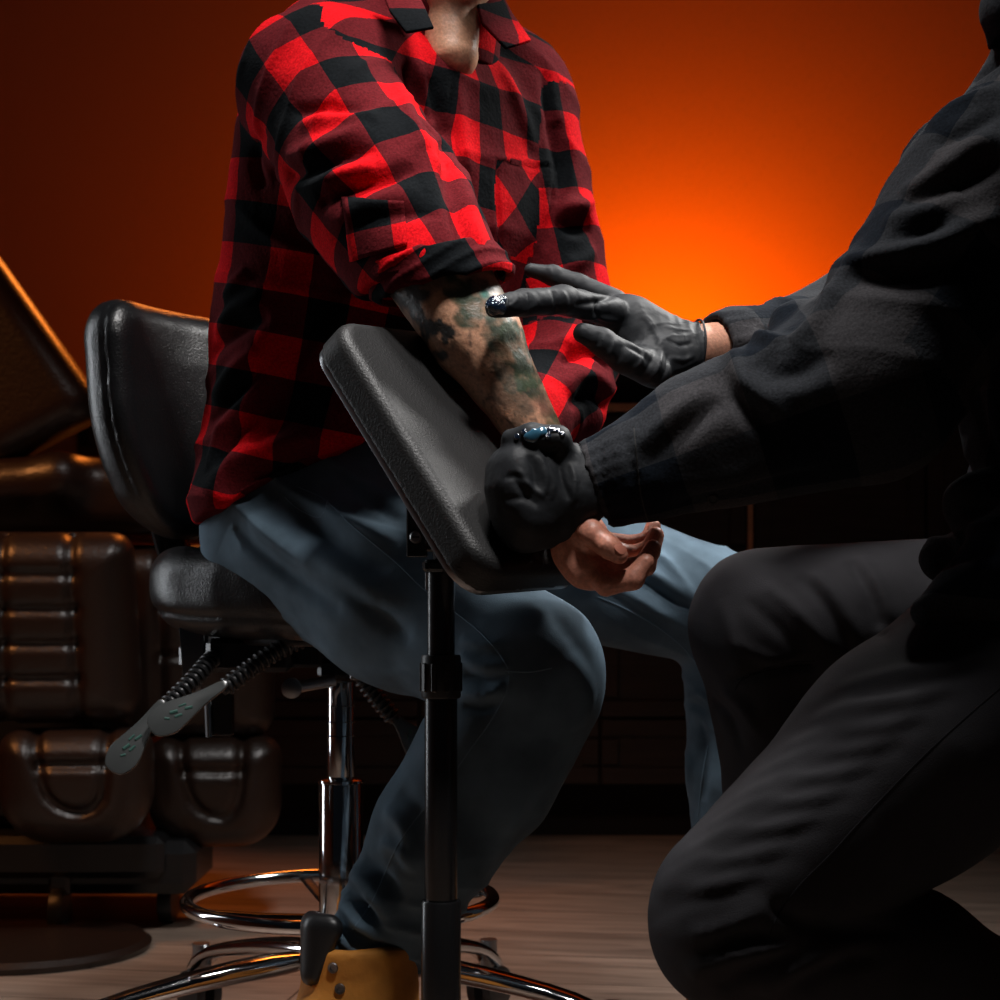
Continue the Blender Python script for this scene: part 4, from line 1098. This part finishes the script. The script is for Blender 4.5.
# right hand reaching over the arm
gi = fing((612, 312, 1.755), (562, 300, 1.70), (524, 303, 1.665), (496, 307, 1.645))
gm = fing((615, 303, 1.80), (578, 285, 1.80), (553, 276, 1.80), (531, 270, 1.80))
gr = fing((622, 312, 1.82), (598, 300, 1.85), (592, 318, 1.86), (606, 332, 1.85))
gp = fing((630, 330, 1.83), (606, 322, 1.86), (602, 338, 1.865), (616, 350, 1.85))
gt = fing((655, 372, 1.735), (625, 358, 1.72), (602, 342, 1.715), (583, 333, 1.71))
hn = nrm([.1, -.55, .8])
def hand_r(p, o=0.):
    d = seg(p, aWR, P(668, 352, 1.77), .029+o, .032+o, hn, 1.25)
    d = smin(d, seg(p, P(668, 352, 1.775), P(628, 326, 1.775), .036+o, .034+o, nrm([.0, -1, .25]), 1.5), .012)
    d = smin(d, seg(p, P(665, 365, 1.765), P(640, 362, 1.745), .024+o, .016+o), .012)
    f = chain(p, gi, [.0150+o, .0135+o, .0125+o, .0100+o])
    f = np.minimum(f, chain(p, gm, [.0140+o, .0108+o, .0098+o, .0070+o]))
    f = np.minimum(f, chain(p, gr, [.0125+o, .0115+o, .010+o, .008+o])); f = np.minimum(f, chain(p, gp, [.012+o, .0105+o, .009+o, .0075+o]))
    f = smin(f, chain(p, gt, [.0165+o, .0150+o, .0130+o, .0095+o]), .004)
    return smin(d, f, .009)
# left hand wrapped round the wrist
gk = [fing((518, 466, 1.565), (504, 470, 1.585), (504, 478, 1.625), (518, 486, 1.655)),
      fing((516, 484, 1.560), (502, 490, 1.580), (504, 499, 1.62), (518, 508, 1.65)),
      fing((519, 503, 1.560), (507, 511, 1.580), (509, 519, 1.615), (522, 526, 1.645)),
      fing((528, 520, 1.562), (519, 529, 1.580), (522, 536, 1.61), (534, 541, 1.635))]
gth = fing((564, 464, 1.58), (556, 440, 1.565), (532, 436, 1.565), (511, 439, 1.575))
hl = nrm([-.1, -.9, .35])
def hand_l(p, o=0.):
    d = seg(p, aWL, P(566, 486, 1.59), .031+o, .036+o, hl, 1.2)
    d = smin(d, seg(p, P(566, 486, 1.585), P(535, 490, 1.58), .041+o, .036+o, hl, 1.45), .012)
    d = smin(d, seg(p, P(560, 515, 1.59), P(532, 520, 1.59), .030+o, .026+o, hl, 1.2), .012)
    d = smin(d, seg(p, P(530, 474, 1.585), P(532, 512, 1.59), .033, .031), .015)
    f = None
    for c in gk:
        e = chain(p, c, [.0130+o, .0115+o, .0105+o, .009+o]); f = e if f is None else smin(f, e, .008)
    d = smin(d, f, .022)
    return smin(d, chain(p, gth, [.0155+o, .0130+o, .0115+o, .0088+o]), .008)
def body_a(p):
    d = seg(p, aPV, aCH, .13, .135, aFd, 1.4)
    d = smin(d, seg(p, aSL, aSR, .06, .06), .05)
    d = smin(d, seg(p, P(1110, 100, 1.78), aHc+np.array([.03, .03, -.06]), .056, .052), .03)
    d = smin(d, head_sdf(p, aHc, aHR_), .02)
    d = smin(d, segs_arm(p, aSL, aEL, aWL, (.058, .043, .027)), .03); d = smin(d, segs_arm(p, aSR, aER, aWR, (.056, .043, .0265)), .03)
    d = smin(d, smin(hand_r(p, -.0075), hand_l(p, -.0085), .001), .006)
    for (h, k, a) in ((aHL, aKL, aAL), (aHR, aKR, aAR)):
        d = smin(d, seg(p, h, k, .085, .055), .03); d = smin(d, seg(p, k, a, .052, .036), .02)
    return d
V, F = mesh_sdf(body_a, np.array([-.05, 1.35, .03]), np.array([.95, 2.2, 1.48]), .0038)
N = vnormals(V, F); C = np.tile(np.append(SKIN2, 1), (len(V), 1))
abody = mk('body', V, F, M['skin'], art, col=C)
sd('hair', lambda p: hair_sdf(p, aHc, aHR_), aHc-.14, aHc+.14, .005, M['hair'], art, disp=lambda V, N: .004*vnoise(V*60))
# gloves
def glove(name, f, lo, hi, cut_c, cut_n, lines, flare):
    def g(p):
        d = f(p, .0008); t = (p-cut_c)@cut_n
        d = d-flare*np.clip((t+.03)/.03, 0, 1)
        d = smax(d, t, .0015)
        return d
    V, F = mesh_sdf(g, lo, hi, .0021)
    N = vnormals(V, F); t = (V-cut_c)@cut_n; nc = np.exp(-(np.maximum(-t, 0)/.028)**2)
    D = .0008*fbm(V*70)+.0014*(ridged(V, nrm(np.cross(cut_n, [0, .4, 1])), .020, 1.2, 22, 2)-.3)*np.clip(.35+vnoise(V*18), 0, 1)+.0016*nc*(ridged(V, cut_n, .011, .8, 20, 1.5)-.3)
    V = V+N*D[:, None]
    V = V+vnormals(V, F)*folds(V, N, F, lines)[:, None]
    return mk(name, V, F, M['glove'], art, sub=1), V, F
c_r = P(697, 352, 1.78); n_r = nrm(aWR-P(650, 345, 1.77))
grn = [([(575, 305), (595, 302), (612, 296)], .0035, -.003), ([(580, 318), (600, 318), (618, 322)], .003, .003), ([(552, 290), (556, 300), (556, 314)], .003, -.0025), ([(561, 290), (566, 300), (566, 314)], .003, .002), ([(528, 292), (531, 302), (530, 314)], .0025, -.002), ([(508, 295), (510, 303), (509, 314)], .0022, -.0018),
  ([(600, 300), (596, 312), (600, 324)], .003, -.003), ([(640, 310), (655, 330), (664, 350)], .004, .002), ([(655, 352), (650, 365), (640, 378)], .0025, -.002), ([(662, 350), (658, 368), (646, 384)], .0025, .0025), ([(646, 350), (641, 362), (632, 372)], .0025, .002), ([(668, 354), (666, 370), (656, 386)], .0025, -.002),
  ([(625, 345), (640, 352), (652, 364)], .004, -.003), ([(600, 332), (598, 342), (592, 348)], .0025, -.002), ([(615, 340), (612, 350), (606, 358)], .0025, .0022), ([(622, 345), (620, 356), (614, 364)], .0025, -.002),
  ([(664, 326), (678, 330), (690, 330)], .0025, .002), ([(668, 340), (680, 345), (692, 343)], .002, -.002), ([(672, 358), (684, 360), (694, 356)], .0025, .002)]
gR, GV, GF = glove('glove', hand_r, P(590, 325, 1.76)-np.array([.14, .15, .10]), P(590, 325, 1.76)+np.array([.14, .14, .10]), c_r, n_r, grn, .0032)
MB().tube([c_r-n_r*.0015+.0335*(math.cos(a)*nrm(np.cross(n_r, [0, 0, 1]))/1.0+math.sin(a)*nrm(np.cross(n_r, np.cross(n_r, [0, 0, 1])))) for a in np.linspace(0, 2*math.pi, 49)[:-1]], .0013, 8, closed=True).build('rolled_rim', M['glove'], gR)
c_l = P(604, 484, 1.61); n_l = nrm([1, 0.05, .02])
gln = [([(530, 455), (535, 475), (533, 500)], .004, -.003), ([(540, 455), (546, 478), (545, 495)], .004, .003), ([(515, 480), (525, 495), (538, 505)], .003, -.003), ([(518, 470), (530, 486), (545, 498)], .003, .0028), ([(558, 455), (562, 480), (570, 500)], .003, -.003), ([(548, 462), (554, 484), (550, 500)], .003, .002),
   ([(505, 478), (515, 476), (528, 480)], .003, -.002), ([(505, 500), (518, 498), (530, 500)], .003, -.002), ([(560, 445), (552, 452), (540, 450)], .003, -.0025), ([(570, 462), (575, 480), (572, 505)], .003, .0025)]
gL, HV, HF = glove('glove', hand_l, P(540, 490, 1.6)-np.array([.10, .10, .10]), P(540, 490, 1.6)+np.array([.11, .12, .10]), c_l, n_l, gln, .001)
# wet blue ink on the finger tip and on the thumb
def blob_on(parent, Vb, Fb, pts, name, label, m_='gel'):
    bb = bvh_of(Vb, Fb); hs = [(cast(bb, x, y), r) for (x, y, r) in pts]; hs = [(h, r) for h, r in hs if h is not None]
    if not hs: return
    def f(p): return uni([seg(p, h[0], h[0]+h[1]*.0004, r, r, h[1], 2.2) for h, r in hs], .003)
    cs = np.array([h[0] for h, r in hs]); sd(name, f, cs.min(0)-.015, cs.max(0)+.015, .0012, M[m_], parent, label=label)
blob_on(gR, GV, GF, [(487+k*3, 300+dy, .005) for k, dy in ((1, 4), (2, 0), (3, 8), (4, 3), (2, 11), (5, 10), (5, -1))], 'ink_smear', 'wet blue-black ink on the fingertip', 'ink')
blob_on(gL, HV, HF, [(550, 430, .004), (556, 430, .0035), (562, 434, .003), (548, 437, .003), (517, 437, .0035), (524, 432, .0035)], 'wet_sheen', 'wet black ink on the thumb', 'ink')
blob_on(gL, HV, HF, [(528, 437, .0045), (535, 434, .0055), (543, 431, .005), (533, 439, .004)], 'ink_smear', 'wet blue ink blob on the thumb')

# ---- dark plaid overshirt
aCW = P(594, 485, 1.60); aCA = nrm(aEL-aWL); bCW = P(714, 349, 1.79); bCA = nrm(aER-aWR)
def asl_u(p): return smin(seg(p, P(846, 274, 1.57), P(910, 262, 1.545), .014, .030), smin(seg(p, aSL, aEL, .086, .078), seg(p, P(975, 200, 1.6), P(905, 330, 1.58), .08, .075), .03), .02)
def asl_f(p):
    d = seg(p, aEL, aCW+aCA*.05, .082, .050); d = smin(d, seg(p, P(800, 330, 1.62), P(850, 350, 1.60), .030, .055), .03)
    d = smin(d, seg(p, P(700, 430, 1.6), P(820, 400, 1.58), .050, .065), .04)
    d = smin(d, seg(p, aCW+aCA*.05, aCW-aCA*.01, .0465, .0430), .01)
    return smax(d, -((p-aCW)@aCA), .004)
def asr_u(p): return seg(p, aSR, aER, .082, .066)
def asr_f(p):
    d = smin(seg(p, aER, bCW+bCA*.03, .066, .041), seg(p, bCW+bCA*.03, bCW, .040, .037), .012)
    d = smin(d, seg(p, P(780, 318, 1.86), P(860, 295, 1.9), .018, .04), .02)
    return smax(d, -((p-bCW)@bCA), .004)
def atorso(p):
    d = seg(p, P(1120, 500, 1.74), P(1150, 230, 1.80), .150, .18, aFd, 1.0)
    d = smin(d, seg(p, aSL+np.array([.05, 0, 0]), aSR, .085, .08), .06)
    d = smin(d, seg(p, P(1010, 400, 1.68), P(1040, 480, 1.66), .045, .05), .05)
    d = smin(d, seg(p, P(975, 505, 1.60), P(1040, 520, 1.62), .030, .07), .03)
    # flared hem lying over the hip and thigh
    d = smin(d, seg(p, P(945, 560, 1.66), P(1030, 560, 1.66), .024, .07), .03)
    d = smin(d, seg(p, P(925, 612, 1.535), P(1030, 570, 1.54), .014, .07), .03)
    return smin(d, seg(p, P(1050, 20, 1.60), P(1010, 10, 1.58), .06, .028), .03)
def ashirt(p):
    d = smin(atorso(p), smin(asl_u(p), asl_f(p), .02), .02)
    d = np.minimum(d, smin(asr_u(p), asr_f(p), .02))
    d = smax(d, -seg(p, P(1110, 60, 1.74), P(1100, -40, 1.72), .060, .062), .01)
    d = smax(d, -seg(p, aCW+aCA*.03, aWL-aCA*.03, .037, .037), .002)
    return smax(d, -seg(p, bCW+bCA*.03, aWR-bCA*.03, .032, .031), .002)
def ashirt_disp(V, N):
    cu = np.exp(-(((V-aCW)@aCA)/.05)**2)*(np.linalg.norm(V-aCW, axis=1) < .09); cu2 = (np.linalg.norm(V-bCW, axis=1) < .07)*np.exp(-(((V-bCW)@bCA)/.05)**2)
    D = .0028*fbm(V*18)+.006*np.clip(.35+vnoise(V*6), 0, 1)*(ridged(V, [.3, .2, .9], .07, 1.2, 6, 2)-.35)*(1-cu)*(1-cu2)
    D += .0020*cu*(ridged(V, np.cross(aCA, [0, 1, 0]), .012, .5, 20, 1.5)-.4)+.0016*cu2*(ridged(V, np.cross(bCA, [0, 1, 0]), .010, .5, 20, 1.5)-.4)
    L = [([(845, 262), (880, 260), (930, 248), (1000, 215)], .012, .014), ([(850, 275), (900, 275), (950, 262), (1000, 240)], .014, -.010),
      ([(900, 195), (930, 180), (970, 150), (1000, 135)], .012, .010), ([(905, 205), (940, 195), (980, 172), (1000, 160)], .010, -.008), ([(885, 220), (920, 212), (960, 190)], .012, .009), ([(930, 130), (955, 110), (1000, 90)], .012, .009), ([(935, 145), (965, 128), (1000, 110)], .010, -.009), ([(950, 95), (970, 65), (1000, 40)], .010, .009), ([(955, 100), (980, 75), (1000, 60)], .007, -.008), ([(890, 240), (920, 232), (950, 225)], .009, -.007),
      ([(735, 350), (740, 375), (765, 400), (790, 418)], .010, .011), ([(720, 370), (730, 395), (765, 425)], .012, -.008), ([(755, 360), (775, 375), (800, 370), (830, 350)], .012, -.008), ([(790, 345), (815, 325), (835, 295), (845, 270)], .012, .012), ([(770, 385), (800, 395), (835, 380)], .012, .007), ([(740, 345), (760, 338), (785, 342)], .008, .010),
      ([(640, 445), (670, 420), (700, 395)], .010, .006), ([(645, 470), (680, 430), (720, 400)], .012, -.010), ([(660, 490), (720, 480), (790, 460)], .012, .005), ([(680, 505), (740, 490), (820, 470)], .008, -.006),
      ([(625, 435), (632, 470), (636, 510)], .004, -.004), ([(600, 440), (603, 480), (612, 520)], .003, -.002),
      ([(965, 400), (970, 440), (985, 470)], .012, .008), ([(940, 495), (970, 485), (1000, 470)], .012, .010), ([(945, 515), (975, 505), (1000, 500)], .010, -.010), ([(950, 545), (970, 530), (1000, 525)], .010, .008), ([(905, 640), (940, 600), (1000, 560)], .012, .006), ([(915, 590), (950, 560), (1000, 545)], .010, -.008), ([(975, 380), (985, 430), (1000, 460)], .008, -.008)]
    return D+folds(V, N, AF[0], L)
V, F = mesh_sdf(ashirt, np.array([.05, 1.35, .45]), np.array([.98, 2.2, 1.4]), .0042)
AF = [F]; N = vnormals(V, F); V0 = V.copy(); V = V+N*ashirt_disp(V, N)[:, None]
UV, _ = part_uv(V0, F, V0[F].mean(1), [(atorso, aPV, nrm(aCH-aPV), aFd, .15), (asl_u, aSL, nrm(aEL-aSL), nrm([-.3, -1, 0]), .085), (asl_f, aEL, nrm(aWL-aEL), nrm([0, -1, .3]), .07), (asr_u, aSR, nrm(aER-aSR), nrm([0, -1, 0]), .07), (asr_f, aER, nrm(aWR-aER), nrm([0, -1, 0]), .06)])
ash = mk('shirt', V, F, M['grey_plaid'], art, uv=UV, sub=1)
bva = bvh_of(V, F)
for (x, y, r) in ((713, 499, .0052),):
    h = cast(bva, x, y)
    if h: MB().lathe(h[0], [(.001, -.001), (r, -.001), (r, .0012), (r*.75, .0016), (r*.6, .0008), (.001, .0008)], 24, axis=h[1]).build('cuff_button', M['dark'], ash)
for ln in ([(634, 428), (637, 460), (641, 495), (650, 528)], [(578, 450), (576, 475), (584, 505), (592, 525)]):
    seam('cuff_seam', V, F, ln, .0009, M['dark'], ash)

# ---- black jeans
def ajeans(p):
    d = ell(p, P(1110, 590, 1.74), (.16, .17, .15))
    tl = smin(seg(p, aHL, (aHL+aKL)/2, .108, .103), seg(p, (aHL+aKL)/2, aKL, .103, .076), .03)
    cl_ = smin(seg(p, aKL+np.array([0, .0, -.015]), aKL*.5+aAL*.5, .078, .078), seg(p, aKL*.5+aAL*.5, aAL, .078, .055), .02)
    tr = seg(p, aHR, aKR, .098, .082); sr = smin(seg(p, aKR+np.array([0, 0, -.01]), aKR*.5+aAR*.5, .076, .070), seg(p, aKR*.5+aAR*.5, aAR, .070, .06), .02)
    d = smin(d, smin(tl, cl_, .006), .05)
    return smin(d, smin(tr, sr, .02), .03)
def ajeans_disp(V, N):
    D = .0016*fbm(V*18)
    L = []
    for i, y in enumerate((668, 700, 725, 748, 775, 800, 828, 858, 885)):
        sx = 985-(y-660)*1.02
        L.append(([(sx-135, y+20+i*2), (sx-85, y+5), (sx-35, y-2), (sx+8, y-16)], 0.009, .0036))
        L.append(([(sx-125, y+32+i*2), (sx-70, y+18), (sx-25, y+9), (sx+8, y-4)], 0.007, -.0022))
    L += [([(745, 600), (775, 625), (800, 655)], .008, -.004), ([(765, 585), (800, 615), (830, 650)], .008, .005), ([(800, 575), (825, 605), (852, 655)], .007, -.005), ([(812, 572), (838, 602), (866, 650)], .008, .006), ([(850, 560), (868, 590), (885, 640)], .007, -.006), ([(860, 556), (880, 590), (896, 625)], .008, .005), ([(735, 640), (760, 655), (790, 665)], .007, .004), ([(720, 600), (735, 640), (740, 680)], .010, .004),
      ([(712, 700), (730, 720), (742, 750)], .008, -.005), ([(722, 690), (740, 705), (760, 735)], .008, .005), ([(730, 680), (780, 668), (815, 664)], .006, -.006),
      ([(690, 975), (730, 955), (790, 950)], .010, .007), ([(700, 955), (740, 940), (790, 938)], .007, -.007), ([(720, 990), (760, 965), (800, 955)], .008, -.007), ([(760, 995), (800, 965), (850, 950)], .010, .007), ([(800, 990), (830, 965), (880, 955)], .008, -.006), ([(770, 905), (820, 928), (900, 930)], .007, -.006), ([(690, 935), (720, 930), (770, 905)], .008, .004)]
    return D+folds(V, N, AJ[0], L)
V, F = mesh_sdf(ajeans, np.array([.10, 1.30, .03]), np.array([.95, 2.2, .85]), .0044)
AJ = [F]; N = vnormals(V, F); V = V+N*ajeans_disp(V, N)[:, None]
aj = mk('jeans', V, F, M['black_denim'], art, sub=1)
for ln in ([(770, 935), (778, 915), (800, 885), (830, 855), (860, 822), (895, 785), (930, 750), (965, 718), (1000, 688)], [(735, 690), (745, 678), (780, 668), (812, 665)], [(737, 680), (780, 664), (815, 661)]):
    seam('leg_seam', V, F, ln, .0009, M['black_stitch'], aj)
anb = aAR.copy(); anb[2] = .13
boot('shoe', anb, (-.95, -.1), art, M['black_metal'], M['black_plastic'], laces=False)
sd('shoe', lambda p: smin(seg(p, aAL+np.array([.03, 0, -.03]), P(1120, 1130, 1.66)*np.array([1, 1, 0])+np.array([0, 0, .04]), .045, .036), seg(p, aAL+np.array([.05, .01, 0]), aAL+np.array([.12, .02, -.04]), .04, .04), .02), aAL-.25, aAL+.3, .006, M['black_metal'], art)
